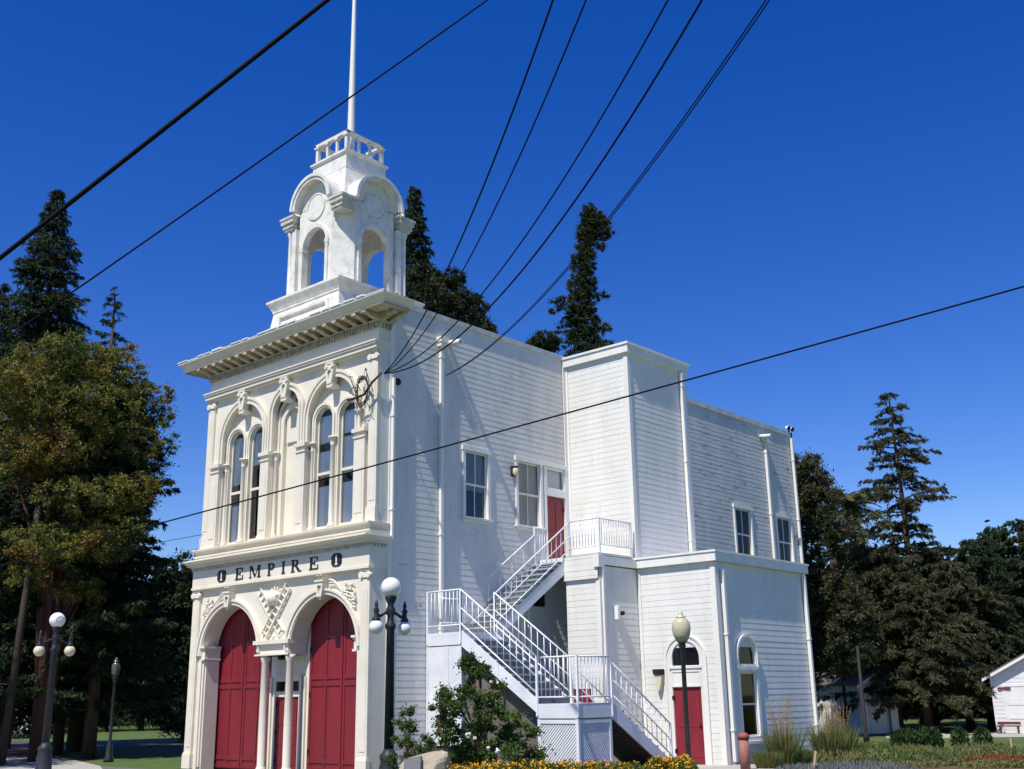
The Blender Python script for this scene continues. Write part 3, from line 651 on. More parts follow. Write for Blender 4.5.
for s in (-1, 1): col('mullion_column', XC+s*.60, 19.52, .055, 6.5, 9.08)
# upper corner pilasters, belt, keystones
pilaster('upper_pilaster', XL, XL+.34, 19.35, 19.42, 6.44, 11.22); pilaster('upper_pilaster', XR-.34, XR, 19.35, 19.42, 6.44, 11.22)
mb = MB(); course(mb, [(.05, 11.23, 11.29), (.12, 11.29, 11.36), (.11, 11.36, 11.40), (.16, 11.40, 11.46), (.19, 11.46, 11.50)], 19.35); part('belt_course', mb, 'front')
mb = MB(); mb.box(XL+.01, XR-.003, 19.38, 19.82, 11.50, 12.02); part('upper_frieze', mb, 'front')
for c, zt in ((bays[0][0], 0), (bays[1][0], 0), (bays[2][0], 0)):
    mb = MB(); mb.prism([(c-.10, 10.62), (c+.10, 10.62), (c+.19, 11.10), (c+.14, 11.20), (c-.14, 11.20), (c-.19, 11.10)], 19.22, 19.42, 'y', holes=[[(c-.05, 10.74)]+[(c+.05, 10.74)]+arc(c, 10.95, .085, 0, 180, 10)])
    mb.box(c-.05, c+.05, 19.27, 19.38, 10.72, 11.05); mb.box(c-.13, c+.13, 19.24, 19.6, 10.52, 10.62); mb.box(c-.17, c+.17, 19.20, 19.42, 11.2, 11.25)
    mb.lathe(0, 0, [(.06, 0), (.06, .12)], 10, Matrix.Translation((c-.13, 19.19, 11.13)) @ Matrix.Rotation(R(-90), 4, 'X')); mb.lathe(0, 0, [(.06, 0), (.06, .12)], 10, Matrix.Translation((c+.13, 19.19, 11.13)) @ Matrix.Rotation(R(-90), 4, 'X'))
    part('keystone', mb, 'front')
# main cornice
mb = MB(); x = XL+.02
while x < XR: mb.box(x, x+.055, 19.28, 19.36, 11.90, 12.04); x += .115
y = 19.40
while y < 19.8: mb.box(XR+.005, XR+.06, y, y+.055, 11.90, 12.04); y += .115
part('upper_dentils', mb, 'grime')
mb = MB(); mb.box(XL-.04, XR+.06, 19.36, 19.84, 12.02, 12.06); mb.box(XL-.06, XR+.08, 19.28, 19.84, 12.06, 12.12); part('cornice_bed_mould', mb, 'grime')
nb = 20
for i in range(nb):
    x = XL+.05+(XR-XL-.1)*i/(nb-1)
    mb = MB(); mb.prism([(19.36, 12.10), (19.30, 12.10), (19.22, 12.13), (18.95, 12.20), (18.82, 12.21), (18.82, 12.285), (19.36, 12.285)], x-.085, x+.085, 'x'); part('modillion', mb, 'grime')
for y in (19.42, 19.76):
    mb = MB(); mb.prism([(XR, 12.10), (XR+.08, 12.10), (XR+.22, 12.13), (XR+.50, 12.20), (XR+.64, 12.21), (XR+.64, 12.285), (XR, 12.285)], y-.085, y+.085, 'y'); part('modillion', mb, 'grime')
mb = MB()
OX, OY = .93, .62
def eave(p, z0, z1, yb=19.86): mb.box(XL-OX+p, XR+OX-p, 19.36-OY+p-.05, yb, z0, z1)
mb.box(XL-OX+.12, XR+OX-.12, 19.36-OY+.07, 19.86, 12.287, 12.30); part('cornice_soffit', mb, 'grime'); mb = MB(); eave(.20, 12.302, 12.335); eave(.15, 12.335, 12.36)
part('cornice_eave', mb, 'front')
mb = MB(); y0 = 19.36-OY-.05
# crown gutter: sloped profile, then little roof slope behind it
a = [(XL-OX+.02, y0+.02), (XR+OX-.02, y0+.02), (XR+OX-.02, 19.86), (XL-OX+.02, 19.86)]
def hip(z0, z1, i0, i1):
    va = [mb.b.verts.new(v) for v in ((XL-OX+i0, y0+i0, z0), (XR+OX-i0, y0+i0, z0), (XR+OX-i0, 19.862, z0), (XL-OX+i0, 19.862, z0))]
    vb = [mb.b.verts.new(v) for v in ((XL-OX+i1, y0+i1, z1), (XR+OX-i1, y0+i1, z1), (XR+OX-i1, 19.862, z1), (XL-OX+i1, 19.862, z1))]
    for k in range(4): mb.b.faces.new((va[k], va[(k+1) % 4], vb[(k+1) % 4], vb[k]))
    mb.b.faces.new(va[::-1]); mb.b.faces.new(vb)
hip(12.36, 12.545, .17, .01); hip(12.545, 12.58, .0, .0); hip(12.582, 12.85, .02, .80)
part('cornice_gutter', mb, 'front')
mb = MB(); mb.box(XL-OX-.01, XR+OX+.01, y0-.012, y0+.03, 12.585, 12.61)
x = XL-OX
while x < XR+OX-.3:
    L = random.uniform(.25, .6)
    if random.random() < .75: mb.box(x, x+L, y0-.03, y0+.12, 12.612, 12.612+random.uniform(.02, .05))
    x += L+random.uniform(.02, .12)
part('gutter_flashing', mb, 'fixwhite')
# ---- cupola
CX, CY = XC+.24, 21.34
def plan(b, c): return [(CX+b-c, CY-b), (CX+b, CY-b+c), (CX+b, CY+b-c), (CX+b-c, CY+b), (CX-b+c, CY+b), (CX-b, CY+b-c), (CX-b, CY-b+c), (CX-b+c, CY-b)]
def frus(mb, secs):       # square sections (half, z)
    rings = [[mb.b.verts.new((CX+sx*h, CY+sy*h, z)) for sx, sy in ((-1, -1), (1, -1), (1, 1), (-1, 1))] for h, z in secs]
    for a, b in zip(rings, rings[1:]):
        for k in range(4): mb.b.faces.new((a[k], a[(k+1) % 4], b[(k+1) % 4], b[k]))
    mb.b.faces.new(rings[0][::-1]); mb.b.faces.new(rings[-1])
mb = MB(); frus(mb, [(1.78, 12.5), (1.60, 13.80)])
frus(mb, [(1.61, 13.802), (1.63, 13.82), (1.63, 13.86), (1.76, 14.12), (1.78, 14.12), (1.78, 14.19)])
for s, ax in ((1, 'y'),):
    mb.prism([(CX-1.3, 13.02), (CX+1.3, 13.02), (CX+1.2, 13.62), (CX-1.2, 13.62)], CY-1.73, CY-1.55, 'y', holes=[[(CX-1.18, 13.1), (CX+1.18, 13.1), (CX+1.1, 13.54), (CX-1.1, 13.54)]])
cup = part('cupola', mb, 'cupola')
b, c_ = 1.31, .50; zb, zt = 14.19, 17.15
hw, zsp = .56, 15.82
# four arched faces + four chamfers
mb = MB(); fr = b-c_
for k in range(4):
    a = k*90; rot = Matrix.Translation((CX, CY, 0)) @ Matrix.Rotation(R(a), 4, 'Z')
    t = MB(); t.prism(rect(-fr, fr, zb, zt), -b, -b+.17, 'y', holes=[[(-hw, zb+.02), (hw, zb+.02)]+arc(0, zsp, hw, 0, 180)])
    t.box(-fr-.0, fr, -b+.0, -b+.17, zt, zt+.001)
    # archivolt, imposts, disc and hood
    ring(t, 0, zsp, hw+.0, hw+.12, -b-.05, -b, None); 
    for s in (-1, 1):
        t.box(s*hw-(.15 if s < 0 else .02), s*hw+(.02 if s < 0 else .15), -b-.07, -b+.16, zsp-.12, zsp+.02)
        t.box(s*hw-(.12 if s < 0 else 0), s*hw+(0 if s < 0 else .12), -b-.06, -b, zb, zsp-.12)
    t.prism([(-.80, zt-.02), (.80, zt-.02)]+arc(0, zt, .80, 1, 179), -b+.0, -b+.2, 'y')
    ring(t, 0, zt, .80, .96, -b-.26, -b+.75); ring(t, 0, zt, .90, 1.0, -b-.30, -b-.26)
    ring(t, 0, 17.12, .40, .45, -b-.035, -b, None); t.prism(arc(0, 17.12, .45, 180, 360)+arc(0, 17.12, .40, 360, 180), -b-.035, -b, 'y'); t.prism(arc(0, 17.12, .38, 0, 354, 36), -b-.02, -b, 'y')
    for v in t.b.verts: v.co = rot @ v.co
    me = D.meshes.new('t'); t.b.to_mesh(me); t.b.free(); mb.b.from_mesh(me); D.meshes.remove(me)
    # chamfer pier
    t = MB(); L = c_*math.sqrt(2)/2; dd = (b-c_/2)*math.sqrt(2)
    t.box(-L-.01, L+.01, -dd, -dd+.15, zb, zt+.1); 
    rot = Matrix.Translation((CX, CY, 0)) @ Matrix.Rotation(R(a+45), 4, 'Z')
    for v in t.b.verts: v.co = rot @ v.co
    me = D.meshes.new('t'); t.b.to_mesh(me); t.b.free(); mb.b.from_mesh(me); D.meshes.remove(me)
obj('belfry', mb, 'cupola', cup)
for sx, sy in ((1, -1), (-1, -1), (1, 1), (-1, 1)):
    mb = MB(); ox, oy = CX+sx*1.22, CY+sy*1.22
    for h, z0, z1 in ((.22, 16.62, 16.70), (.26, 16.70, 16.84), (.31, 16.84, 16.98), (.34, 16.98, 17.06)): mb.box(ox-h, ox+h, oy-h, oy+h, z0, z1)
    obj('corner_capital', mb, 'capgrime', cup)
for sx, sy in ((-1, -1), (1, 1), (-1, 1)):
    mb = MB(); mb.lathe(CX+sx*1.27, CY+sy*1.27, [(.14, 14.19), (.14, 14.3), (.10, 14.36), (.09, 16.4), (.13, 16.5), (.14, 16.62)], 12); obj('corner_column', mb, 'cupola', cup)
    for (qx, qy) in ((sx*1.00, sy*1.28), (sx*1.28, sy*1.00)):
        mb = MB(); mb.box(CX+qx-.10, CX+qx+.10, CY+qy-.10, CY+qy+.10, 14.19, 16.6); mb.box(CX+qx-.13, CX+qx+.13, CY+qy-.13, CY+qy+.13, 14.19, 14.33); obj('corner_pilaster', mb, 'cupola', cup)
mb = MB()
frus(mb, [(1.18, 16.95), (1.10, 17.3), (.98, 17.75), (.86, 18.40)]); frus(mb, [(.84, 18.402), (.84, 18.92)]); frus(mb, [(.88, 18.922), (.91, 18.96), (.91, 19.02)]); frus(mb, [(.87, 18.402), (.87, 18.44)])
obj('cupola_neck', mb, 'cupola', cup)
mb = MB(); h = .73
for s in (-1, 1):
    mb.box(CX-h, CX+h, CY+s*h-.05, CY+s*h+.05, 19.02, 19.14); mb.box(CX-h-.03, CX+h+.03, CY+s*h-.08, CY+s*h+.08, 19.66, 19.75)
    mb.box(CX+s*h-.05, CX+s*h+.05, CY-h+.05, CY+h-.05, 19.021, 19.139); mb.box(CX+s*h-.08, CX+s*h+.08, CY-h+.08, CY+h-.08, 19.661, 19.748)
    for t in (-1, -.33, .33, 1):
        for (px_, py_) in (((CX+t*h, CY+s*h), (CX+s*h, CY+t*h)) if abs(t) < 1 else ((CX+t*h, CY+s*h),)):
            q = .06 if abs(t) == 1 else .04
            mb.box(px_-q, px_+q, py_-q, py_+q, 19.14, 19.66); mb.box(px_-q-.04, px_+q+.04, py_-q-.04, py_+q+.04, 19.6, 19.655)
obj('balustrade', mb, 'cupola', cup)
mb = MB(); mb.box(CX-.8, CX+.8, CY-.8, CY+.8, 19.0, 19.022); mb.box(CX-.81, CX+.81, CY-.81, CY-.65, 19.752, 19.77); mb.box(CX+.65, CX+.81, CY-.81, CY+.81, 19.752, 19.765); obj('weathered_deck', mb, 'grime', cup)
for o_ in [cup]: o_.location.z -= .1
fp = empty('flagpole', (CX+.03, CY, 19.02), 'tall tapering white flagpole rising from the cupola', 'flagpole')
mb = MB(); mb.lathe(CX+.03, CY, [(.125, 19.02), (.125, 20.2), (.12, 20.6), (.09, 23), (.05, 26.8), (.03, 28.5)], 14); obj('pole', mb, 'trim', fp)
mb = MB(); mb.sphere((CX+.03, CY, 28.58), .11); obj('ball_finial', mb, 'trim', fp)

# ------------------------------------------------------------ exterior staircase
YM, Y2, XS, XG, XE = 21.25, 22.58, -20.57, -18.0, -16.74
ST = empty('exterior_staircase', (-19.5, 22.5, 0), 'white exterior staircase with two landings and blue-grey treads climbing the side wall', 'staircase')
def sp(name, mb, m, parent=None, **k): return obj(name, mb, m, parent or ST, **k)
mb = MB(); mb.box(X0+.03, XS, YM, Y2, 3.50, 3.59); mb.box(X0+.03, XS, YM, YM+.05, 3.26, 3.497); mb.box(XS-.05, XS, YM+.05, Y2, 3.26, 3.497)
ld = sp('middle_landing', mb, 'stringer')
mb = MB(); mb.box(X0+.05, XS-.02, YM+.02, YM+.05, .72, 3.24); mb.box(XS-.05, XS-.02, YM+.05, Y2, .72, 3.24)
for x in (X0+.05, XS-.50, XS-.02): mb.box(x-.03, x+.03, YM+.005, YM+.02, .72, 3.24)
obj('landing_skirt', mb, 'stringer', ld)
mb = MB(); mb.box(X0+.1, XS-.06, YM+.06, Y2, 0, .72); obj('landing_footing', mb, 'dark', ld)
mb = MB(); mb.box(XG, XE, YM, Y2, 1.66, 1.74); mb.box(XG, XE, YM, YM+.05, 1.40, 1.657); mb.box(XE-.05, XE, YM+.05, Y2, 1.40, 1.657)
ld2 = sp('lower_landing', mb, 'stringer')
mb = MB(); mb.box(XG, XG+.09, YM+.005, YM+.07, 0, 1.38); mb.box(XE-.09, XE-.005, YM+.005, YM+.07, 0, 1.38); mb.box(XG+.09, XE-.09, YM+.005, YM+.06, 1.28, 1.37)
mb.box(XE-.07, XE-.005, Y2-.09, Y2, 0, 1.38); mb.box(XE-.06, XE-.005, YM+.07, Y2-.09, 1.28, 1.37); obj('skirt_frame', mb, 'stringer', ld2)
def lattice(u0, u1, z0, z1, P, pitch=.085):
    mb = MB(); W = u1-u0; H = z1-z0; wv = .016
    for sgn, off in ((1, 0), (-1, .012)):
        k = -H
        while k < W:
            # line u = k + t, z = t (or mirrored)
            t0 = max(0, -k); t1 = min(H, W-k)
            if t1-t0 > .02:
                a = (k+t0, t0); b_ = (k+t1, t1)
                if sgn < 0: a = (W-a[0], a[1]); b_ = (W-b_[0], b_[1])
                mb.bar(P(u0+a[0], z0+a[1], off), P(u0+b_[0], z0+b_[1], off), .01, wv*2.2)
            k += pitch
    return mb
obj('lattice_panel', lattice(XG+.09, XE-.09, .02, 1.28, lambda u, z, o: (u, YM+.03+o, z)), 'stringer', ld2)
obj('lattice_panel', lattice(YM+.07, Y2-.09, .02, 1.28, lambda u, z, o: (XE-.03-o, u, z)), 'stringer', ld2)
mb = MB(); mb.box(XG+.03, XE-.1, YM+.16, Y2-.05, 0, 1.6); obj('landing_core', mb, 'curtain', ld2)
def flight(p0, p1, n, wdir, width, axis, riser=True):
    """p0 top edge, p1 bottom edge of one stringer line; steps between"""
    p0 = Vector(p0); p1 = Vector(p1); wv = Vector(wdir)*width
    for k, off in enumerate((wv*0, wv)):
        mb = MB(); a = p0+off; b_ = p1+off; d = Vector((0, 0, 1))
        th = Vector(wdir)*(.04 if k == 0 else -.04)
        pts = [a+d*.06, b_+d*.10, b_-d*.22, a-d*.34]
        V = [mb.b.verts.new(q) for q in pts]+[mb.b.verts.new(q+th) for q in pts]
        for f in ((0, 1, 2, 3), (7, 6, 5, 4), (0, 4, 5, 1), (1, 5, 6, 2), (2, 6, 7, 3), (3, 7, 4, 0)): mb.b.faces.new([V[i] for i in f])
        sp('stringer', mb, 'stringer')
    for i in range(1, n):
        t = i/n; c = p0.lerp(p1, t); c.z = p0.z+(p1.z-p0.z)*(i/n); run = (p1-p0)/n; run.z = 0
        a = c-run*.15; e = c+run*1.0
        mb = MB(); q = [a+Vector(wdir)*.045, e+Vector(wdir)*.045, e+wv-Vector(wdir)*.045, a+wv-Vector(wdir)*.045]
        V = [mb.b.verts.new(v) for v in q]+[mb.b.verts.new(v-Vector((0, 0, .045))) for v in q]
        for f in ((0, 1, 2, 3), (7, 6, 5, 4), (0, 4, 5, 1), (1, 5, 6, 2), (2, 6, 7, 3), (3, 7, 4, 0)): mb.b.faces.new([V[j] for j in f])
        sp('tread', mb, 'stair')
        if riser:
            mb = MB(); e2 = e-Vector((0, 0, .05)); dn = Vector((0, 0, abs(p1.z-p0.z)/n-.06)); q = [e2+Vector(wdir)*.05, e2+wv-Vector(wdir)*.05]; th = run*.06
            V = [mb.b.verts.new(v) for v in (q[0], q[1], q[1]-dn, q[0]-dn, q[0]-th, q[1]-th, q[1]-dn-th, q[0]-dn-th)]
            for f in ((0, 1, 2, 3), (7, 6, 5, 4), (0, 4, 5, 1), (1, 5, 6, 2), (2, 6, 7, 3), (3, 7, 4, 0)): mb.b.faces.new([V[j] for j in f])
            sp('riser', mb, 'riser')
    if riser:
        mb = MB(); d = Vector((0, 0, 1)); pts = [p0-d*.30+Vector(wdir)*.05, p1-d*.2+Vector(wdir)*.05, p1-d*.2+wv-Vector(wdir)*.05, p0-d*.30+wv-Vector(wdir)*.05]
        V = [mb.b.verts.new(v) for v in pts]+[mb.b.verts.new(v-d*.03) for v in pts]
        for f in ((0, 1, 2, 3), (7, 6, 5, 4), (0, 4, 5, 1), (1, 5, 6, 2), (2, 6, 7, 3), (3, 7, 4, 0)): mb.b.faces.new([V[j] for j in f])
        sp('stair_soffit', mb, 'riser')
flight((XS, 26.0, 5.93), (XS, Y2, 3.60), 13, (-1, 0, 0), abs(X0+.06-XS), 'y', False)
flight((XS, YM, 3.57), (XG, YM, 1.74), 10, (0, 1, 0), Y2-YM, 'x')
flight((XE, Y2, 1.72), (XE, 25.15, .12), 9, (-1, 0, 0), 1.25, 'y')
mb = MB(); mb.prism([(XS+.02, 0), (XG-.02, 0), (XG-.02, 1.42), (XS+.02, 3.16)], YM+.30, YM+.34, 'y'); sp('under_stair_shade_panel', mb, mat('shade_brown_boards', (.17, .145, .125), .9, (.10, .085, .075), 3, streak=True))  # added panel, its dark brown stands in for the shaded wall behind
# door landing platform
mb = MB(); mb.box(X0+.03, XD-.05, 25.95, YT-.06, 5.72, 5.93); sp('door_landing', mb, 'stringer')
def railing(a, b_, zt, zb, n, name='railing', posts=True, mid=None, ext=.0, rr=.022, br=.011):
    """a,b floor points; top and bottom rail heights above them; n balusters"""
    a = Vector(a); b_ = Vector(b_); U = Vector((0, 0, 1)); mb = MB()
    mb.tube([a+U*zt, b_+U*zt], rr, 8); mb.tube([a+U*zb, b_+U*zb], rr*.85, 8)
    if mid: mb.tube([a+U*mid, b_+U*mid], rr*.7, 8)
    if posts:
        for p in (a, b_): mb.box(p.x-.024, p.x+.024, p.y-.024, p.y+.024, p.z-.3, p.z+zt+.02)
    for i in range(1, n):
        p = a.lerp(b_, i/n); mb.tube([p+U*zb, p+U*zt], br, 6)
    return sp(name, mb, 'rail')
railing((X0+.06, YM+.01, 3.59), (XS, YM+.01, 3.59), 1.10, .18, 9)
railing((XS, YM-.01, 3.59), (XG+.02, YM-.01, 1.76), 1.10, .22, 12, mid=.62)
railing((XS, Y2, 3.59), (XG+.02, Y2, 1.76), 1.08, .22, 12, mid=.62)
railing((XG, YM+.01, 1.74), (XE, YM+.01, 1.74), 1.09, .15, 9)
railing((XE, YM+.04, 1.74), (XE, Y2-.03, 1.74), 1.09, .15, 9, posts=False)
railing((XE, Y2+.03, 1.72), (XE, 25.1, .18), 1.0, .22, 12, mid=.6)
railing((XE-1.25, Y2+.03, 1.72), (XE-1.25, 25.1, .18), 1.0, .22, 12, mid=.6)
railing((XS, Y2+.02, 3.6), (XS, 26.0, 5.93), 1.05, .25, 15, mid=.62)
railing((XS+.05, 25.81, 5.93), (XT-.05, 25.81, 5.93), 1.02, .2, 10, posts=False)
railing((XT+.0, 25.82, 5.93), (XT+.0, 27.42, 5.93), 1.02, .25, 13)
mb = MB()
for (a, b_) in ((21.6, 22.6), (23.6, 25.7)):
    za, zb_ = (3.6+max(0, (a-Y2))*.68, 3.6+max(0, (b_-Y2))*.68); x = X0+.15
    mb.tube([(x, a, za+.95), (x, b_, zb_+.95)], .022); mb.tube([(x, a, za+.3), (x, b_, zb_+.3)], .018)
    for t in (0, .25, .5, .75, 1): y = a+(b_-a)*t; z = za+(zb_-za)*t; mb.tube([(x, y, z+.3), (x, y, z+.95)], .012)
mb.box(X0+.13, X0+.17, 25.7, 25.74, 5.6, 6.95); mb.tube([(X0+.15, 25.72, 6.9), (X0+.15, 26.35, 6.92)], .022); [mb.tube([(X0+.15, 25.72+.12*i, 6.0), (X0+.15, 25.72+.12*i, 6.9)], .012) for i in range(1, 6)]
sp('wall_side_rail', mb, 'rail')
mb = MB()
for (x, y, z) in ((XS+.0, YM+.02, 3.2), (XG+.85-1.3, YM+.02, 2.2)):
    pass
mb.box(-19.32, -19.24, YM-.015, YM-.002, 2.15, 2.75); sp('stringer_bracket', mb, 'stringer')

# ------------------------------------------------------------ wall lamps and roof gear (things fixed to the building)
def wall_lamp_bulkhead():
    r = empty('wall_lamp', (X0+.02, 24.9, 8.55), 'small amber wall lamp beside the upper side window next to the red door', 'wall lamp')
    mb = MB(); mb.box(X0+.02, X0+.06, 24.82, 24.98, 8.40, 8.74); mb.box(X0+.06, X0+.20, 24.83, 24.97, 8.66, 8.72); obj('bracket', mb, 'fixture', r)
    mb = MB(); mb.lathe(X0+.14, 24.9, [(.05, 8.42), (.085, 8.48), (.085, 8.62), (.06, 8.66)], 14); obj('lamp_shade', mb, 'amber', r)
wall_lamp_bulkhead()
r = empty('wall_lamp', (-18.68, YT-.02, 2.4), 'angular wall lamp with dark top beside the annex red door', 'wall lamp')
mb = MB(); mb.prism([(-18.83, 2.62), (-18.53, 2.62), (-18.53, 2.46), (-18.80, 2.46)], YT-.20, YT-.02, 'y'); obj('lamp_cap', mb, 'fixture', r)
mb = MB(); mb.prism([(-18.79, 2.455), (-18.54, 2.455), (-18.58, 2.20), (-18.64, 2.02), (-18.70, 2.02), (-18.76, 2.20)], YT-.17, YT-.02, 'y'); obj('lamp_shade', mb, 'amber', r)
r = empty('wall_lamp', (XT+.02, 26.5, 4.2), 'tall narrow white wall light on the shaded wall below the upper deck', 'wall lamp')
mb = MB(); mb.box(XT+.02, XT+.16, 26.38, 26.50, 4.02, 4.42); obj('lamp_shade', mb, 'fixwhite', r, bevel=.01)
mb = MB(); mb.box(XT+.02, XT+.06, 26.50, 26.62, 4.1, 4.34); mb.lathe(0, 0, [(.06, 0), (.06, .1)], 10, Matrix.Translation((XT+.06, 26.66, 4.22)) @ Matrix.Rotation(R(90), 4, 'Y')); obj('sensor', mb, 'fixture', r)
def flood(x, y, z, label, d):
    r = empty('floodlight', (x, y, z), label, 'floodlight', 'floodlights on the roof edge')
    mb = MB(); mb.box(x-.03, x+.03, y-.03, y+.03, z, z+.16); mb.tube([(x, y-.2, z+.16), (x, y+.2, z+.16)], .02); obj('bracket', mb, 'fixture', r)
    for s in (-1, 1):
        m4 = Matrix.Translation((x+.05, y+s*.17, z+.18)) @ Vector(d).to_track_quat('Z', 'Y').to_matrix().to_4x4()
        mb = MB(); mb.lathe(0, 0, [(.05, -.12), (.07, -.05), (.11, .08)], 14, m4); h = obj('lamp_head', mb, 'fixwhite', r)
        mb = MB(); mb.lathe(0, 0, [(.10, .081), (.08, .09)], 14, m4); obj('lens', mb, 'dark', h)
flood(X0-.02, YR-.1, 12.90, 'pair of floodlights on the far rear roof corner', (1, -.3, -.4))
flood(XR+.3, 19.80, 12.60, 'pair of floodlights on the front cornice end below the cupola', (1, -.2, -.3))
# tangle of service cables on the front pilaster
mb = MB()
rnd = random.Random(3)
cA = Vector((XR-.38, 19.2, 10.15))
for k in range(5):
    pts = []; ph = rnd.uniform(0, 6)
    for i in range(18):
        a = ph+i*.42; pts.append(cA+Vector((.34*math.cos(a)*(.5+.5*rnd.random())+.02, -.06-.05*rnd.random(), .50*math.sin(a)*(.6+.4*rnd.random())-.1)))
    mb.tube(pts, .013, 5)
mb.tube([cA+Vector((-.6, -.06, -.22)), cA+Vector((-.2, -.12, -.25)), cA+Vector((.1, -.08, -.2)), cA+Vector((.42, -.1, .06)), Vector((XR+.1, 19.4, 10.55))], .035, 6)
for k in range(12):
    a = cA+Vector((rnd.uniform(-.45, .25), -.04, rnd.uniform(-.35, .55))); mb.tube([a, a+Vector((rnd.uniform(-.1, .1), -.06, rnd.uniform(-.3, .1))), a+Vector((rnd.uniform(-.15, .15), 0, -.32))], .012, 5)
tag(obj('cable_tangle', mb, 'polewood', origin=(XR-.38, 19.2, 9.6)), 'tangled loops of old service cables on the upper right front pilaster', 'cable tangle')

# ------------------------------------------------------------ overhead wires
def wire(label, A, Mp, Bp, Bd, r, ext=.8, extA=0., name='overhead_wire', gap=None):
    """A: 3D anchor; Mp: sight line at mid-span; Bp: sight line near the frame edge at distance Bd. Hangs in one vertical plane."""
    A = Vector(A); Bv = at(*Bp, Bd); d = ray(*Mp); ab = Vector((Bv.x-A.x, Bv.y-A.y))
    # A.xy + t*ab = CAM.xy + s*d.xy
    det = ab.x*(-d.y)+ab.y*d.x; rx, ry = CAM.x-A.x, CAM.y-A.y
    t = (rx*(-d.y)+ry*d.x)/det; s = (ab.x*ry-ab.y*rx)/det
    zm = CAM.z+d.z*s
    # z(t)=A.z+p t+q t^2
    q = (zm-A.z-t*(Bv.z-A.z))/(t*t-t); p = Bv.z-A.z-q
    q = max(q, 0)
    pts = [Vector((A.x+ab.x*u, A.y+ab.y*u, A.z+p*u+q*u*u)) for u in [(-extA+(1+ext+extA)*i/60) for i in range(61)]]
    c = (pts[0]+pts[-1])/2
    mb = MB(); mb.tube(pts, r, 6)
    if gap: mb.tube([v+Vector((gap, gap*.3, 0)) for v in pts], r, 6)
    return tag(obj(name, mb, 'wire', origin=pts[0]), label, 'overhead wire', 'overhead wires')
AN = (XR+.1, 19.5, 10.55)
wire('steepest service wire, leftmost of the fan rising from the front corner of the firehouse', AN, (447.6, 268.8), (553, 0), 14.5, .017)
wire('second service wire from the left in the fan rising from the front corner', AN, (458, 279), (586, 0), 14.0, .014)
wire('third service wire from the left in the fan, sagging past the downspout', AN, (481, 295), (668, 0), 13.0, .014)
wire('lowest of the four service wires anchored at the front corner pilaster', AN, (484, 313), (702, 0), 12.6, .017)
wire('doubled cable crossing the ivy-clad tree, rightmost of the rising lines', (X0+.1, 21.9, 11.0), (566, 269), (766, 0), 12.0, .010, gap=.05)
wire('thick black cable across the top left corner of the sky', at(-60, 305, 9.5), (195, 104.5), (340, -10), 8.0, .0195, ext=.6, extA=.8)
wire('thin black cable passing in front of the flagpole', at(-40, 370, 16), (240, 175), (500, -9), 13, .012, ext=.5, extA=.6)
wire('long thin wire rising from left to right in front of the firehouse walls', at(-20, 571, 24), (505, 430), (1040, 282), 15, .013, ext=.4, extA=.8)
wire('faint thin wire low at the left passing in front of the big yellow-green tree', at(-20, 575, 33), (70, 559.5), (197.5, 541), 35.6, .010, ext=.03, extA=.6)

# ------------------------------------------------------------ street lamps
def globe_lamp(px, py, dist, label, gl2='globe', tw=0.):
    f, _ = foot(px, py, dist); x, y = f.x, f.y
    r = empty('globe_street_lamp', (x, y, 0), label, 'street lamp', 'three-globe cast iron street lamps')
    mb = MB(); mb.lathe(x, y, [(.26, 0), (.26, .10), (.22, .16), (.20, .55), (.165, .68), (.19, .74), (.19, .80), (.13, .86), (.105, .92)], 16); obj('base', mb, 'lamp_iron', r)
    mb = MB(); mb.lathe(x, y, [(.105, .90), (.085, 3.32), (.11, 3.36), (.12, 3.42), (.08, 3.48), (.065, 3.6), (.10, 3.72), (.10, 3.76), (.06, 3.84), (.10, 3.92), (.13, 3.99), (.13, 4.02)], 12); obj('post', mb, 'lamp_iron', r)
    mb = MB(); mb.sphere((x, y, 4.215), .215, 1, 24); obj('globe', mb, 'globe', r)
    for s in (-1, 1):
        d = Vector((math.cos(tw), math.sin(tw), 0))*s; c = Vector((x, y, 0))+d*.40
        mb = MB(); mb.tube([Vector((x, y, 3.62)), Vector((x, y, 3.68))+d*.14, Vector((x, y, 3.60))+d*.28, c+Vector((0, 0, 3.64))], .032, 8); mb.lathe(c.x, c.y, [(.03, 3.50), (.09, 3.50), (.09, 3.54), (.05, 3.60), (.05, 3.68), (.07, 3.72), (.03, 3.78), (.045, 3.83), (.012, 3.94)], 12)
        a = obj('arm', mb, 'lamp_iron', r)
        mb = MB(); mb.sphere((c.x, c.y, 3.37), .15, 1, 20); obj('globe', mb, gl2, r)
    return r
globe_lamp(389.5, 700, 24.0, 'three-globe dark iron street lamp in front of the firehouse corner', tw=R(41+48))
globe_lamp(45.5, 745, 34.2, 'three-globe dark iron street lamp on the pavement at far left, its lower globes yellowed', 'globe_y', tw=R(41+26))
def acorn_lamp(px, dist, label, H, m='acorn', py=720, g=1.0):
    f, _ = foot(px, py, dist); x, y = f.x, f.y
    r = empty('acorn_street_lamp', (x, y, 0), label, 'street lamp')
    mb = MB(); mb.lathe(x, y, [(.17, 0), (.17, .1), (.12, .2), (.10, .5), (.07, .6), (.055, .7), (.05, H-.72), (.09, H-.66), (.07, H-.60), (.13, H-.55)], 14); obj('post', mb, 'lamp_green', r)
    mb = MB(); mb.lathe(x, y, [(.12*g, H-.56), (.19*g, H-.42), (.215*g, H-.27), (.20*g, H-.14), (.15*g, H-.06), (.10*g, H-.03)], 20); g = obj('globe', mb, m, r)
    mb = MB(); mb.lathe(x, y, [(.11, H-.03), (.10, H), (.05, H+.04), (.06, H+.08), (.01, H+.14)], 12); obj('finial', mb, m, r)
acorn_lamp(686.5, 26.0, 'slim black post lamp with pale acorn globe in front of the annex red door', 3.62)
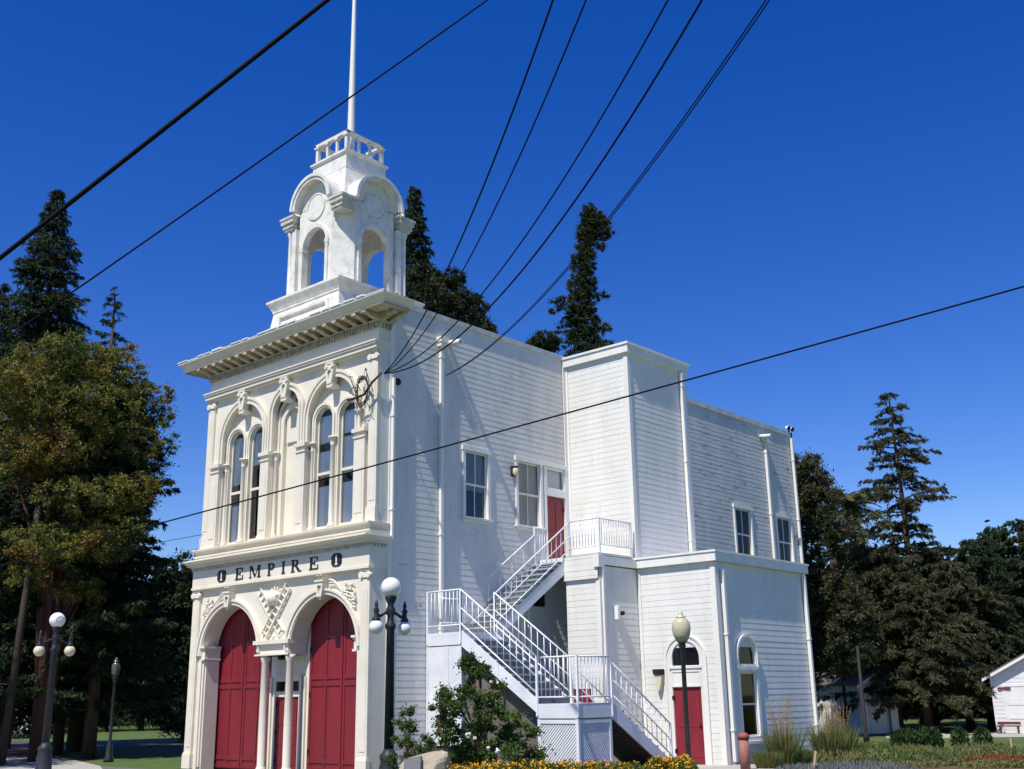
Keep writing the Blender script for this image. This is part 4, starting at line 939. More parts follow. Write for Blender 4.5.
acorn_lamp(110.5, 42.0, 'dim post lamp standing in shade under the trees at the left', 3.35, 'acorn_shaded', 735, .68)

# ------------------------------------------------------------ poles, bollards, small things
p0, _ = foot(2.5, 750, 42); p1 = at(27, 585, 43)
mb = MB(); mb.tube([p0, p1, p1+(p1-p0)*.5], .14, 10, .10); tag(obj('utility_pole', mb, 'polewood', origin=p0), 'leaning brown wooden utility pole at the left edge', 'pole')
f, _ = foot(866, 734, 46); zt_ = at(859.5, 646, 46).z
mb = MB(); mb.lathe(f.x, f.y, [(.12, 0), (.12, .3), (.075, .4), (.06, zt_)], 10); tag(obj('metal_post', mb, 'fixture', origin=f), 'dark metal post in front of the shaded shed at the right', 'post')
f, _ = foot(745, 760, 30.2)
r = empty('pipe_bollard', f, 'faded red pipe bollard beside the arched annex window', 'bollard')
mb = MB(); mb.lathe(f.x, f.y, [(.13, 0), (.13, .78)], 16); obj('post', mb, mat('faded_pink_paint', (.34, .15, .13), .8, (.26, .10, .085), 5), r)
mb = MB(); mb.lathe(f.x, f.y, [(.15, .78), (.15, .87), (.08, .93)], 16); obj('cap', mb, 'rust', r)
f, _ = foot(785, 755, 33.5)
mb = MB(); mb.lathe(f.x, f.y, [(.22, 0), (.27, .35), (.22, .75), (.20, .76), (.24, .4)], 14); tag(obj('wooden_barrel', mb, 'barrel', origin=f), 'dark brown wooden tub half hidden in grasses by the annex', 'tub')
f, _ = foot(812, 775, 27)
mb = MB(); mb.bar(f, at(815.5, 751, 27), .05, .05); tag(obj('wooden_stake', mb, 'wood', origin=f), 'pale wooden stake leaning in the garden bed', 'stake')
f, _ = foot(1015, 770, 36)
mb = MB(); mb.bar(f, f+Vector((0, 0, .55)), .05, .05); tag(obj('garden_marker', mb, 'wood', origin=f), 'short pale marker stick at the right edge of the garden', 'stake')
# boulder with plaque
f, _ = foot(424, 770, 21.5)
r = empty('memorial_boulder', f, 'pale boulder with a dark plaque beside the rose bush', 'boulder')
mb = MB(); res = bmesh.ops.create_icosphere(mb.b, subdivisions=4, radius=1)
vx = Vector((RT.x, RT.y, 0)).normalized(); vy = Vector((FW.x, FW.y, 0)).normalized(); rn = random.Random(5)
dirs = [(Vector((rn.gauss(0, 1), rn.gauss(0, 1), rn.gauss(0, 1))).normalized(), rn.uniform(.72, .9)) for _ in range(16)]
for v in mb.b.verts:
    d = v.co.copy()
    for n_, h_ in dirs:
        t = d.dot(n_)
        if t > h_: d -= n_*(t-h_)
    v.co = f+vx*(d.x*.62+.16*d.z)+vy*(d.y*.5)+Vector((0, 0, .34+d.z*.74))
obj('stone', mb, 'rock', r)
nrm = (-vy*.8+Vector((0, 0, .55))-vx*.35).normalized()
pc = f+vx*(-.16)-vy*.40+Vector((0, 0, .62)); ux = vx-nrm*vx.dot(nrm); ux.normalize(); uz = nrm.cross(ux); uz = uz if uz.z > 0 else -uz
m4 = Matrix((( ux.x, uz.x, nrm.x, pc.x), (ux.y, uz.y, nrm.y, pc.y), (ux.z, uz.z, nrm.z, pc.z), (0, 0, 0, 1)))
mb = MB(); mb.box(-.17, .17, -.27, .27, 0, .07, m4); pq = obj('plaque', mb, 'plaque', r, bevel=.006)
mb = MB()
for i in range(9): mb.box(-.12, .12-.03*(i % 3), .20-i*.05, .205-i*.05+.004, .07, .073, m4)
obj('relief_lines', mb, mat('worn_bronze_relief', (.16, .16, .17), .5), r)

# ------------------------------------------------------------ sheds
def shed(px, dist, w, dep, hw_, hp, ang, label, open_door=False):
    f, _ = foot(px, 730, dist)
    r = empty('garden_shed', f, label, 'shed', 'small white sheds under the trees')
    rot = Matrix.Translation(f) @ Matrix.Rotation(ang, 4, 'Z')
    def tr(mb):
        for v in mb.b.verts: v.co = rot @ v.co
        return mb
    mb = MB(); mb.prism([(0, 0), (w, 0), (w, hw_), (w/2, hp), (0, hw_)], 0, dep, 'y')
    for i in range(1, int(hw_/.17)+1): mb.box(-.012, w+.012, -.012, 0.0, i*.17-.012, i*.17)
    for i in range(int(dep/.3)): mb.box(-.02, 0, i*.3, i*.3+.03, 0, hw_)
    obj('wall', tr(mb), 'shed', r)
    for s in (0, 1):
        mb = MB(); e = .32; sl = (hp-hw_)/(w/2)
        P_ = [(-e, hw_-e*sl+.03), (w/2, hp+.03), (w/2, hp+.11), (-e, hw_-e*sl+.11)]
        if s: P_ = [(w-a, b_) for a, b_ in P_]
        mb.prism(P_, -.3, dep+.3, 'y'); obj('roof', tr(mb), 'shed_roof', r)
    mb = MB()
    for s in (0, 1):
        P_ = [(-e, hw_-e*sl-.1), (w/2, hp-.1), (w/2, hp+.03), (-e, hw_-e*sl+.03)]
        if s: P_ = [(w-a, b_) for a, b_ in P_]
        mb.prism(P_, -.32, -.28, 'y')
    obj('bargeboard', tr(mb), 'trim', r)
    mb = MB(); mb.box(.45, .53, -.04, 0, 0, 2.0); mb.box(1.42, 1.50, -.04, 0, 0, 2.0); mb.box(.45, 1.5, -.04, 0, 2.0, 2.1); mb.box(.53, 1.42, -.02, -.001, 0, 2.0)
    for z in (.6, 1.2): mb.box(.6, 1.35, -.035, -.02, z, z+.1)
    d = obj('door', tr(mb), 'shed', r)
    mb = MB(); mb.sphere((1.34, -.06, 1.0), .035); obj('handle', tr(mb), 'fixture', d)
    return r, rot
r1, rot1 = shed(997, 56, 3.6, 5, 2.5, 3.45, R(11), 'small white gabled shed at the right edge with a red bench in front')
mb = MB(); mb.box(.25, .80, -.06, -.045, 1.86, 1.98)
for v in mb.b.verts: v.co = rot1 @ v.co
obj('sign_board', mb, 'bench_red', r1)
r2, rot2 = shed(863, 56, 2.0, 5.5, 2.3, 2.8, R(62), 'shaded white gabled shed beneath the dark conifers, behind the metal post')
mb = MB(); mb.box(1.45, 1.85, -.3, -.26, 0, 1.9)
for v in mb.b.verts: v.co = rot2 @ v.co
obj('open_door', mb, 'trim', r2)
bl = rot1 @ Vector((.12, -.8, 0)); rot = Matrix.Translation(bl) @ Matrix.Rotation(R(11), 4, 'Z')
r = empty('park_bench', bl, 'low dull red bench in front of the right-hand shed', 'bench')
mb = MB(); mb.box(0, .95, 0, .38, .30, .35, rot); obj('seat', mb, 'bench_red', r)
mb = MB(); mb.box(0, .95, .36, .40, .38, .50, rot); obj('backrest', mb, 'bench_red', r)
for x in (.08, .81): mb = MB(); mb.box(x, x+.06, .04, .36, 0, .30, rot); obj('leg', mb, 'barrel', r)

# ------------------------------------------------------------ vegetation
def leaves_mesh(name, C, Dr, L, W, m, origin, parent=None):
    """C centres (n,3), Dr direction (n,3), L length, W width arrays -> one mesh of small quads"""
    n = len(C); Dr = Dr/np.linalg.norm(Dr, axis=1, keepdims=True)
    rv = rng.normal(size=(n, 3)); S_ = np.cross(Dr, rv); S_ /= np.linalg.norm(S_, axis=1, keepdims=True)+1e-9
    L = np.asarray(L).reshape(-1, 1)*np.ones((n, 1)); W = np.asarray(W).reshape(-1, 1)*np.ones((n, 1))
    v = np.empty((n, 4, 3)); v[:, 0] = C-Dr*L/2; v[:, 1] = C+S_*W/2; v[:, 2] = C+Dr*L/2; v[:, 3] = C-S_*W/2
    v = v.reshape(-1, 3)-np.array(origin)
    me = D.meshes.new(name); me.vertices.add(4*n); me.vertices.foreach_set('co', v.ravel().astype(np.float32))
    me.loops.add(4*n); me.loops.foreach_set('vertex_index', np.arange(4*n, dtype=np.int32))
    me.polygons.add(n); me.polygons.foreach_set('loop_start', np.arange(0, 4*n, 4, dtype=np.int32)); me.polygons.foreach_set('loop_total', np.full(n, 4, dtype=np.int32))
    me.update(calc_edges=True); me.materials.append(m)
    o = D.objects.new(name, me); COL.objects.link(o)
    if parent is not None: o.parent = parent
    return o
M['redbark'] = mat('reddish_bark', (.10, .04, .026), .95, (.05, .025, .02), 6, streak=True, bump=.6, bscale=10)
GL = {
 'redwood': leaf_mat('dark_redwood_needles', [(.014, .028, .012), (.028, .050, .020), (.050, .075, .028)], .3),
 'yellow': leaf_mat('yellow_green_needles', [(.018, .032, .010), (.05, .08, .018), (.13, .16, .030), (.27, .24, .045), (.19, .085, .035), (.035, .055, .016)], .28),
 'olive': leaf_mat('olive_brown_needles', [(.018, .030, .012), (.045, .058, .022), (.095, .088, .044), (.055, .075, .028)], .32),
 'ivy': leaf_mat('ivy_leaves', [(.030, .050, .016), (.018, .030, .010), (.045, .060, .018), (.075, .085, .035)]),
 'green': leaf_mat('mid_green_leaves', [(.018, .040, .010), (.040, .080, .018), (.075, .12, .03)]),
 'bush': leaf_mat('rose_bush_leaves', [(.03, .065, .014), (.07, .13, .028), (.15, .20, .05)], .35),
 'dry': leaf_mat('dry_grass_plumes', [(.30, .20, .08), (.42, .28, .12), (.26, .17, .08)]),
 'blade': leaf_mat('grass_blades', [(.06, .11, .025), (.10, .15, .04), (.20, .18, .07), (.13, .17, .05)]),
 'lav': leaf_mat('grey_lavender', [(.10, .14, .09), (.20, .21, .20), (.15, .15, .17)]),
 'redp': leaf_mat('red_groundcover', [(.28, .05, .025), (.40, .07, .03), (.22, .06, .03)]),
 'gold': leaf_mat('golden_petals', [(.60, .28, .01), (.75, .42, .02), (.50, .15, .01)], 0.1),
 'white': leaf_mat('white_petals', [(.8, .8, .78), (.75, .74, .7), (.8, .78, .76)], 0.1),
 'palm': leaf_mat('palm_fronds', [(.07, .09, .03), (.12, .13, .04), (.10, .09, .04)]),
}
def clumps(cs, rad, n_each, flat=.7):
    cs = np.asarray(cs); rad = np.asarray(rad)
    idx = np.repeat(np.arange(len(cs)), n_each)
    d = rng.normal(size=(len(idx), 3)); d /= np.linalg.norm(d, axis=1, keepdims=True)
    rr = np.minimum(np.abs(rng.normal(size=len(idx)))*.55, 1.5)
    p = cs[idx]+d*(rr*rad[idx])[:, None]*np.array([1, 1, flat])
    return p, d
def conifer(px, dist, pyapex, half, label, m='redwood', bare=.12, n_br=230, leaves=60000, profile=None, top_taper=.06, droop=.25, name='conifer_tree', lsize=(.27, .06), gap=0., base_py=735, trunk_r=None, group='conifers around the firehouse', seed=0, lean=0., clump=.42, whorl=0, flat=.6):
    """half: crown half-width in metres at its widest; profile(t) for t 0 at the foot of the crown .. 1 at the apex"""
    g = np.random.default_rng(seed+abs(int(px))); f, _ = foot(px, base_py, dist)
    ta = at(px+lean, pyapex, dist); H = ta.z; f = Vector((ta.x, ta.y, 0))
    r = empty(name, f, label, 'tree', group)
    tr_ = trunk_r or max(.22, H*.018)
    mb = MB(); mb.tube([f, f+Vector((0, 0, H*.3)), f+Vector((.1, .05, H*.6)), Vector((f.x, f.y, H*.97))], tr_, 10, .04)
    prof = profile or (lambda t: (1-t)**.75*(.6+.4*min(1, t*5)))
    h0 = H*bare; hs2 = np.sort(g.random(n_br)**.9); az = g.random(n_br)*2*np.pi
    if whorl: hs2 = np.clip((np.floor(hs2*whorl)+.5)/whorl+g.normal(size=n_br)*.008, 0, .985)
    Ls, zs_, drs, azs = [], [], [], []
    for t, a in zip(hs2, az):
        if gap and g.random() < gap: continue
        L = half*prof(t)*(g.uniform(.30, 1.2) if gap else g.uniform(.45, 1.18)); L = max(L, .25)
        Ls.append(L); zs_.append(h0+(H-h0)*t); drs.append(droop*g.uniform(.3, 1.5)); azs.append(a)
        if L > 1.2 and g.random() < .5:
            mb.tube([(f.x, f.y, zs_[-1]), (f.x+L*.45*math.cos(a), f.y+L*.45*math.sin(a), zs_[-1]+L*.45*(.12-drs[-1]*.45)), (f.x+L*.85*math.cos(a), f.y+L*.85*math.sin(a), zs_[-1]+L*.85*(.12-drs[-1]*.85))], .05, 5, .012)
    obj('trunk', mb, 'bark', r)
    Ls, zs_, drs, azs = map(np.array, (Ls, zs_, drs, azs))
    wgt = (Ls+.25)**1.5; cnt = np.maximum((leaves*wgt/wgt.sum()).astype(int), 14)
    # side twigs along every bough, needles along every twig
    per = 15; tw = np.maximum(cnt//per, 3); bi = np.repeat(np.arange(len(Ls)), tw); nt_ = len(bi)
    s_ = g.uniform(.12, 1.0, nt_)**.8; Lb = Ls[bi]; wd_ = (clump*1.1)*(1.15-s_)*np.minimum(1.6, .45+Lb*.35)
    side = g.uniform(-1, 1, nt_); dz = -np.abs(g.normal(size=nt_))*clump*.30*(flat/.6)+g.normal(size=nt_)*.06
    ax, ay = np.cos(azs[bi]), np.sin(azs[bi]); q = s_*Lb
    tx = f.x+q*ax; ty = f.y+q*ay; tz = zs_[bi]+q*(.12-drs[bi]*s_)
    tl = np.abs(side)*wd_+.12
    dx = ax*.75-ay*side*1.1; dy = ay*.75+ax*side*1.1; dzz = dz/np.maximum(tl, .15)-.10
    u = np.tile(np.linspace(.1, 1, per), nt_); ti = np.repeat(np.arange(nt_), per)
    p = np.stack([tx[ti]+dx[ti]*tl[ti]*u, ty[ti]+dy[ti]*tl[ti]*u, tz[ti]+dzz[ti]*tl[ti]*u*.8], 1)+rng.normal(size=(len(ti), 3))*.035
    dd = np.stack([dx[ti], dy[ti], dzz[ti]-.15], 1)+rng.normal(size=(len(ti), 3))*.55
    leaves_mesh('crown', p, dd, rng.uniform(.6, 1.3, len(p))*lsize[0]*.85, rng.uniform(.6, 1.3, len(p))*lsize[1]*.9, GL[m], f, r)
    return r
def broad(px, dist, blobs, label, m='green', leaves=40000, lsize=(.30, .14), name='leafy_tree', cat='tree', group=None, trunk_r=.25, stem=True, cl=.6, seed=0, base=None, per=40, bark='bark', limbs=True):
    """blobs: list of (px, py, ddist, rx_m, rz_m) crown masses on sight lines"""
    g = np.random.default_rng(seed+abs(int(px))); f = base or foot(px, 740, dist)[0]
    r = empty(name, f, label, cat, group)
    CS = []; RD = []; mb = MB()
    for (bx, by, dd, rx, rz) in blobs:
        c = at(bx, by, dist+dd); n_ = max(5, int(per*(rx*rx*rz)/max(cl, .1)**3*.12))
        n_ = min(n_, 150)
        d = g.normal(size=(n_, 3)); d /= np.linalg.norm(d, axis=1, keepdims=True); rr = g.random(n_)**.42
        P_ = np.array(c)+d*rr[:, None]*np.array([rx, rx, rz])
        CS += list(P_); RD += list(cl*g.uniform(.5, 1.15, n_))
        if stem and limbs:
            mid = Vector(((f.x+c.x)/2, (f.y+c.y)/2, c.z*.62)); mb.tube([f, mid.lerp(Vector((f.x, f.y, mid.z)), .5), c], trunk_r*.5, 8, .03)
    if stem: mb.tube([f, (f.x, f.y, at(px, blobs[0][1], dist).z*.7)], trunk_r, 10, trunk_r*.5); obj('trunk', mb, bark, r)
    ne = max(4, leaves//len(CS)); p, d = clumps(CS, RD, ne, .75); p = p[p[:, 2] > .02]; d = rng.normal(size=p.shape)
    leaves_mesh('foliage' if not stem else 'crown', p, d, rng.uniform(.6, 1.3, len(p))*lsize[0], rng.uniform(.6, 1.3, len(p))*lsize[1], GL[m], f, r)
    return r
# left group
conifer(-165, 40, 330, 5.2, 'big unseen conifer added outside the left edge so its shade falls on the lawn', leaves=60000, n_br=200, bare=.2, profile=lambda t: (1-t)**.35, seed=61, clump=.8)  # this and the next are unseen, added to shade lamp, trunk and pole
conifer(-290, 44, 300, 5.2, 'second big unseen conifer added for shade outside the left edge of the picture', leaves=50000, n_br=200, bare=.2, profile=lambda t: (1-t)**.35, seed=62, clump=.8)
conifer(58, 58, 192, 5.2, 'tall dark conifer with a pointed top behind the yellow-green tree at left', leaves=240000, n_br=900, bare=.25, profile=lambda t: (1-t)**.75*(.95+.1*math.sin(t*40)), seed=3, clump=.55)
conifer(2, 60, 285, 4.2, 'dark conifer cut by the left edge of the picture', leaves=110000, n_br=520, bare=.2, seed=5, clump=.6)
conifer(116, 52, 284, 2.3, 'thin sparse conifer top between the dark conifer and the cupola', leaves=26000, n_br=170, bare=.3, gap=.2, seed=7, clump=.24, profile=lambda t: (1-t)**.5*.8, lsize=(.2, .05))
rg = broad(38, 44, [(35, 378, 0, 2.2, .8), (70, 356, 0, 1.9, .7), (103, 372, 0, 1.7, .8), (122, 350, 0, .5, .4), (15, 395, 0, 2.2, .9), (55, 410, -.5, 2.2, 1.0), (100, 410, -.5, 2.0, 1.0), (130, 400, 0, 1.2, .8), (148, 392, 0, .55, .4), (10, 450, 0, 2.2, 1.2), (55, 455, -.5, 1.6, .9),
     (120, 440, 0, 1.6, 1.0), (150, 425, 0, .9, .6), (165, 408, 0, .5, .5), (172, 392, 0, .3, .3), (150, 455, 0, .9, .7), (172, 445, 0, .4, .5), (90, 500, -1, 2.0, .9), (128, 490, -1, 1.2, .7), (150, 480, 0, .7, .5), (55, 545, -1, 1.9, .8), (95, 545, -1, 1.5, .7), (40, 575, 0, 1.2, .6), (120, 530, -1, 1.2, .6), (140, 505, 0, .7, .4), (85, 590, -.5, 1.0, .5), (100, 615, 0, .8, .3)],
      'big ragged tree with yellow-green and rust-coloured foliage and a reddish trunk at left', 'yellow', 210000, (.15, .04), cl=.32, trunk_r=.30, group='trees left of the firehouse', seed=9, name='ragged_tree', per=20, bark='redbark')
conifer(70, 47, 400, 4.6, 'dark conifer mass standing within the yellow-green tree', leaves=120000, n_br=420, bare=.12, profile=lambda t: (1-t)**.4, seed=10, clump=.55)
conifer(120, 45, 385, 3.5, 'dark conifer with level feathery boughs just left of the firehouse', leaves=120000, n_br=330, bare=.10, profile=lambda t: (1-t)**.42*(.9+.15*math.sin(t*31)), droop=.10, seed=12, clump=.38, whorl=22)
conifer(86, 50, 440, 4.5, 'dense dark redwood filling the shade behind the left street lamp', leaves=90000, n_br=300, bare=.10, profile=lambda t: (1-t)**.4, seed=14, clump=.7)
conifer(20, 52, 430, 4.8, 'dense dark redwood behind the leaning utility pole', leaves=90000, n_br=300, bare=.12, profile=lambda t: (1-t)**.4, seed=15, clump=.7)
broad(185, 60, [(180, 600, 0, 2.2, 2.4), (200, 590, 2, 2.5, 2.2), (172, 660, 0, 2.5, 2.5), (190, 690, 0, 3, 2)], 'dark green tree seen just beyond the left edge of the firehouse', 'redwood', 60000, (.26, .09), cl=.6, group='trees left of the firehouse', seed=17)
broad(140, 90, [(125, 640, 0, 5, 4), (150, 690, 0, 5, 2), (90, 685, 0, 5, 2.5), (180, 660, 0, 4, 4)], 'shaded green undergrowth tree behind the dim post lamp', 'green', 50000, (.26, .1), cl=.6, group='trees left of the firehouse', seed=19)
broad(20, 90, [(15, 640, 0, 5, 4.5), (50, 680, 0, 5, 2.5), (-20, 660, 0, 5, 4)], 'shaded green tree far behind the leaning pole', 'green', 50000, (.3, .12), cl=.8, group='trees left of the firehouse', seed=21)
# behind the firehouse
conifer(415, 62, 188, 2.1, 'narrow dark conifer just right of the cupola', leaves=130000, n_br=620, bare=.45, profile=lambda t: (1-t)**.5, droop=.1, seed=23, clump=.32, lsize=(.24, .06))
broad(455, 60, [(440, 300, 0, 1.9, 1.6), (462, 310, 0, 1.5, 1.2), (425, 285, 1, 1.3, 1.3), (480, 328, 0, .8, .7), (452, 280, 0, .8, .6), (440, 340, 0, 2.5, 1.5), (474, 300, 0, .5, .4), (490, 330, 0, .4, .3)], 'bushy dark tree top above the roof line right of the cupola', 'ivy', 60000, (.20, .07), cl=.30, group='trees behind the firehouse', seed=25, per=30)
broad(588, 60, [(589, 212, 0, .55, .6), (596, 222, 0, .85, .6), (590, 228, 0, .7, .8), (604, 234, 0, .55, .5), (600, 246, 0, .35, .35), (585, 240, 0, .62, 1.0), (584, 262, 0, .72, 1.0), (582, 285, 0, .85, 1.0), (581, 308, 0, 1.0, 1.1), (582, 332, 0, 1.1, 1.1), (584, 358, 0, 1.35, 1.3), (558, 302, 0, .34, .3), (553, 312, 0, .26, .22), (560, 330, 0, .3, .25), (604, 296, 0, .3, .3), (606, 330, 0, .3, .4), (597, 298, 0, .3, .3), (566, 300, 0, .35, .3), (573, 297, 0, .3, .3), (560, 308, 0, .3, .3), (566, 318, 0, .3, .4), (598, 322, 0, .4, .5), (545, 342, 0, 1.0, .6), (535, 348, 0, .8, .5), (604, 350, 0, .7, .9)], 'tall snag wrapped in ivy with a hooked top above the roof', 'ivy', 120000, (.14, .06), cl=.26, trunk_r=.3, group='trees behind the firehouse', seed=27, name='ivy_clad_tree', per=30, limbs=False)
# right group
conifer(888, 66, 390, 4.6, 'tall open-boughed brown-green conifer rising above the others at right', 'olive', .12, 420, 100000, profile=lambda t: (1-t)**.58*(.95+.2*math.sin(t*34)), droop=.2, seed=30, gap=.22, clump=.42, whorl=24, flat=.7)
broad(808, 52, [(800, 475, 0, 1.2, 1.1), (812, 500, 0, 1.4, 1.3), (812, 540, 0, 1.8, 1.6), (808, 590, 0, 2.3, 2.0), (822, 630, 0, 2.3, 1.6), (800, 650, 0, 2.4, 1.8), (838, 600, 0, 1.6, 1.5), (835, 655, 0, 1.8, .8)], 'dark dense tree touching the rear corner of the firehouse', 'olive', 110000, (.20, .06), cl=.42, group='trees right of the firehouse', seed=31)
for (px, pya, hf, lb, dd, sd, nb_, lv) in ((848, 520, 3.0, 'drooping brown-green conifer behind the shaded shed', 60, 33, 240, 70000), (880, 545, 3.6, 'brown-green conifer standing under the tall open-boughed one', 58, 34, 260, 80000), (912, 585, 4.0, 'broad low brown-green conifer in the middle of the right-hand grove', 57, 35, 280, 90000), (950, 560, 3.4, 'spreading brown-green conifer between the two sheds', 60, 37, 260, 80000), (925, 625, 4.4, 'dark shaded conifer deepest in the right-hand grove', 68, 39, 240, 60000)):
    conifer(px, dd, pya, hf, lb, 'olive', .19, nb_, lv, profile=lambda t: (1-t)**.42*(.9+.15*math.sin(t*27+px)), droop=.28, seed=sd, clump=.46, whorl=16, flat=.5)
for (px, pya, hf, lb, dd, sd) in ((968, 540, 3.6, 'dark green conifer left of the right-hand shed roof', 62, 41), (990, 528, 3.6, 'dark green conifer directly behind the right-hand shed', 65, 42), (1016, 520, 4.2, 'dark green conifer with a notched top at the right edge', 64, 43), (1050, 530, 5.0, 'dark green conifer cut by the right edge of the picture', 66, 45)):
    conifer(px, dd, pya, hf, lb, 'redwood', .12, 320, 100000, profile=lambda t: (1-t)**.42*(.92+.1*math.sin(t*23+px)), droop=.22, seed=sd, clump=.5)
# palm
f, _ = foot(851, 735, 57); top = at(851, 508, 57)
r = empty('palm_tree', f, 'slim palm with a pale yellowish head between the right-hand conifers', 'tree', 'trees right of the firehouse')
mb = MB(); mb.tube([f, Vector((f.x, f.y, top.z))], .22, 8, .16); obj('trunk', mb, 'bark', r)
C_, D_ = [], []
for k in range(46):
    a = rng.random()*6.283; e = rng.uniform(-.7, 1.2)
    for j in range(26):
        s = j/25*1.9; q = np.array([math.cos(a)*math.cos(e)*s, math.sin(a)*math.cos(e)*s, math.sin(e)*s-.30*s*s])
        for sg in (-1, 1): C_.append(np.array(top)+q+np.array([-math.sin(a), math.cos(a), -.3])*.16*sg); D_.append(np.array([-math.sin(a)*sg, math.cos(a)*sg, -.5])+.3*np.array([math.cos(a), math.sin(a), 0]))
leaves_mesh('crown', np.array(C_), np.array(D_), .42, .06, GL['palm'], f, r)
# far tree belt: one mass well behind everything
def far_belt(px0, px1, d, topz, label):
    cs, rd = [], []
    for px in np.arange(px0, px1, 6):
        for _ in range(5):
            c = at(px, 700, d+rng.uniform(-4, 6)); z = rng.random()*topz
            cs.append((c.x, c.y, z)); rd.append(rng.uniform(1.2, 2.4))
    p, dd = clumps(cs, rd, 220, .8); p = p[p[:, 2] > .02]
    o = leaves_mesh('far_woodland', p, rng.normal(size=p.shape), .6, .3, GL['redwood'], (0, 0, 0)); tag(o, None, None, kind='stuff')
far_belt(-120, 190, 112, 13, ''); far_belt(780, 1160, 86, 11, '')
# shrubs and flowers near the building
broad(482, 24.0, [(468, 668, 0, .18, .30), (474, 688, 0, .35, .30), (492, 690, 0, .35, .30), (465, 705, 0, .40, .35), (492, 712, 0, .50, .35), (510, 722, 0, .40, .35), (470, 730, 0, .50, .40), (500, 742, .1, .55, .35), (522, 735, .2, .35, .35), (455, 700, 0, .22, .25), (450, 720, 0, .22, .22), (485, 755, 0, .8, .3), (460, 752, 0, .45, .3), (530, 755, .3, .35, .3), (480, 672, 0, .2, .2)], 'tall green rose bush with a few white blooms beside the lattice landing', 'bush', 27000, (.075, .04), cl=.21, name='rose_bush', cat='bush', trunk_r=.014, seed=51, per=9)
rb = D.objects['rose_bush']
C_, D_ = [], []
for (bx, by) in ((468, 735), (497.5, 751), (491, 682), (475, 738), (488, 748)):
    c = np.array(at(bx, by, 23.2)); d = rng.normal(size=(26, 3)); d /= np.linalg.norm(d, axis=1, keepdims=True)
    sc = .075 if (bx, by) in ((468, 735), (497.5, 751)) else .035
    C_ += list(c+d*sc*.6); D_ += list(np.cross(d, rng.normal(size=(26, 3))))
leaves_mesh('blooms', np.array(C_), np.array(D_), .06, .05, GL['white'], ROOT['rose_bush'], rb)
# sprays on the bush against the white skirt
broad(447, 23.2, [(445, 690, 0, .22, .30), (437, 715, 0, .25, .30), (450, 730, 0, .25, .35), (433, 742, 0, .3, .25)], 'wispy bush sprays in front of the white landing skirt', 'bush', 3200, (.08, .035), cl=.18, name='wispy_shrub', cat='bush', trunk_r=.015, seed=53, per=6)
broad(408, 23.4, [(405, 728, 0, .30, .35), (415, 745, 0, .4, .35), (400, 755, 0, .35, .35), (428, 755, 0, .3, .3), (410, 718, 0, .2, .2)], 'grey-green shrub behind the boulder against the side wall', 'bush', 3800, (.07, .03), cl=.2, name='grey_green_shrub', cat='bush', trunk_r=.02, seed=55, per=8)
def plants(name, label, cat, poly_px, z, n, hgt, m, size, up=1.0, spread=.3, stuff=True, dist=None, top=None, mtop=None, group=None, tfrac=.3):
    """ground plants scattered over spots (px, dist, radius)"""
    CS, DS = [], []; TC, TD = [], []
    for (px, dd, rad) in poly_px:
        c = foot(px, 760, dd)[0]
        k = int(n*rad*rad/sum(q[2]**2 for q in poly_px))
        a = rng.random(k)*6.283; rr = rad*np.sqrt(rng.random(k)); x = c.x+rr*np.cos(a); y = c.y+rr*np.sin(a)
        h = hgt*rng.uniform(.15, 1, k)*(1-.35*(rr/rad)**2); CS.append(np.stack([x, y, h], 1))
        d = rng.normal(size=(k, 3))*spread; d[:, 2] += up; DS.append(d)
        if mtop:
            kt = int(k*tfrac); a = rng.random(kt)*6.283; rr = rad*np.sqrt(rng.random(kt))
            TC.append(np.stack([c.x+rr*np.cos(a), c.y+rr*np.sin(a), (hgt*(1-.35*(rr/rad)**2))*rng.uniform(.8, 1.12, kt)], 1)); TD.append(rng.normal(size=(kt, 3)))
    o = leaves_mesh(name, np.concatenate(CS), np.concatenate(DS), size[0], size[1], GL[m], (0, 0, 0))
    if mtop:
        t = leaves_mesh('blossoms', np.concatenate(TC), np.concatenate(TD), top[0], top[1], GL[mtop], (0, 0, 0), o)
    if stuff: o['kind'] = 'stuff'
    else: tag(o, label, cat, group)
    return o
plants('flower_bed_marigolds', '', '', [(px, 21.6+rng.uniform(-.5, .5), .42) for px in range(446, 610, 11)], 0, 26000, .70, 'bush', (.11, .035), mtop='gold', top=(.045, .035), tfrac=.17)
plants('golden_daisy_bush', 'rounded clump of golden flowers at the foot of the staircase rail', 'flower clump', [(658, 24.6, .34), (673, 24.7, .36), (685, 24.9, .28)], 0, 4600, .62, 'bush', (.12, .035), stuff=False, mtop='gold', top=(.05, .04), tfrac=.22)
plants('low_green_planting', '', '', [(px, 22.6, .38) for px in (545, 565, 600, 615, 632)], 0, 9000, .66, 'bush', (.12, .03), mtop='gold', top=(.05, .04), tfrac=.05)
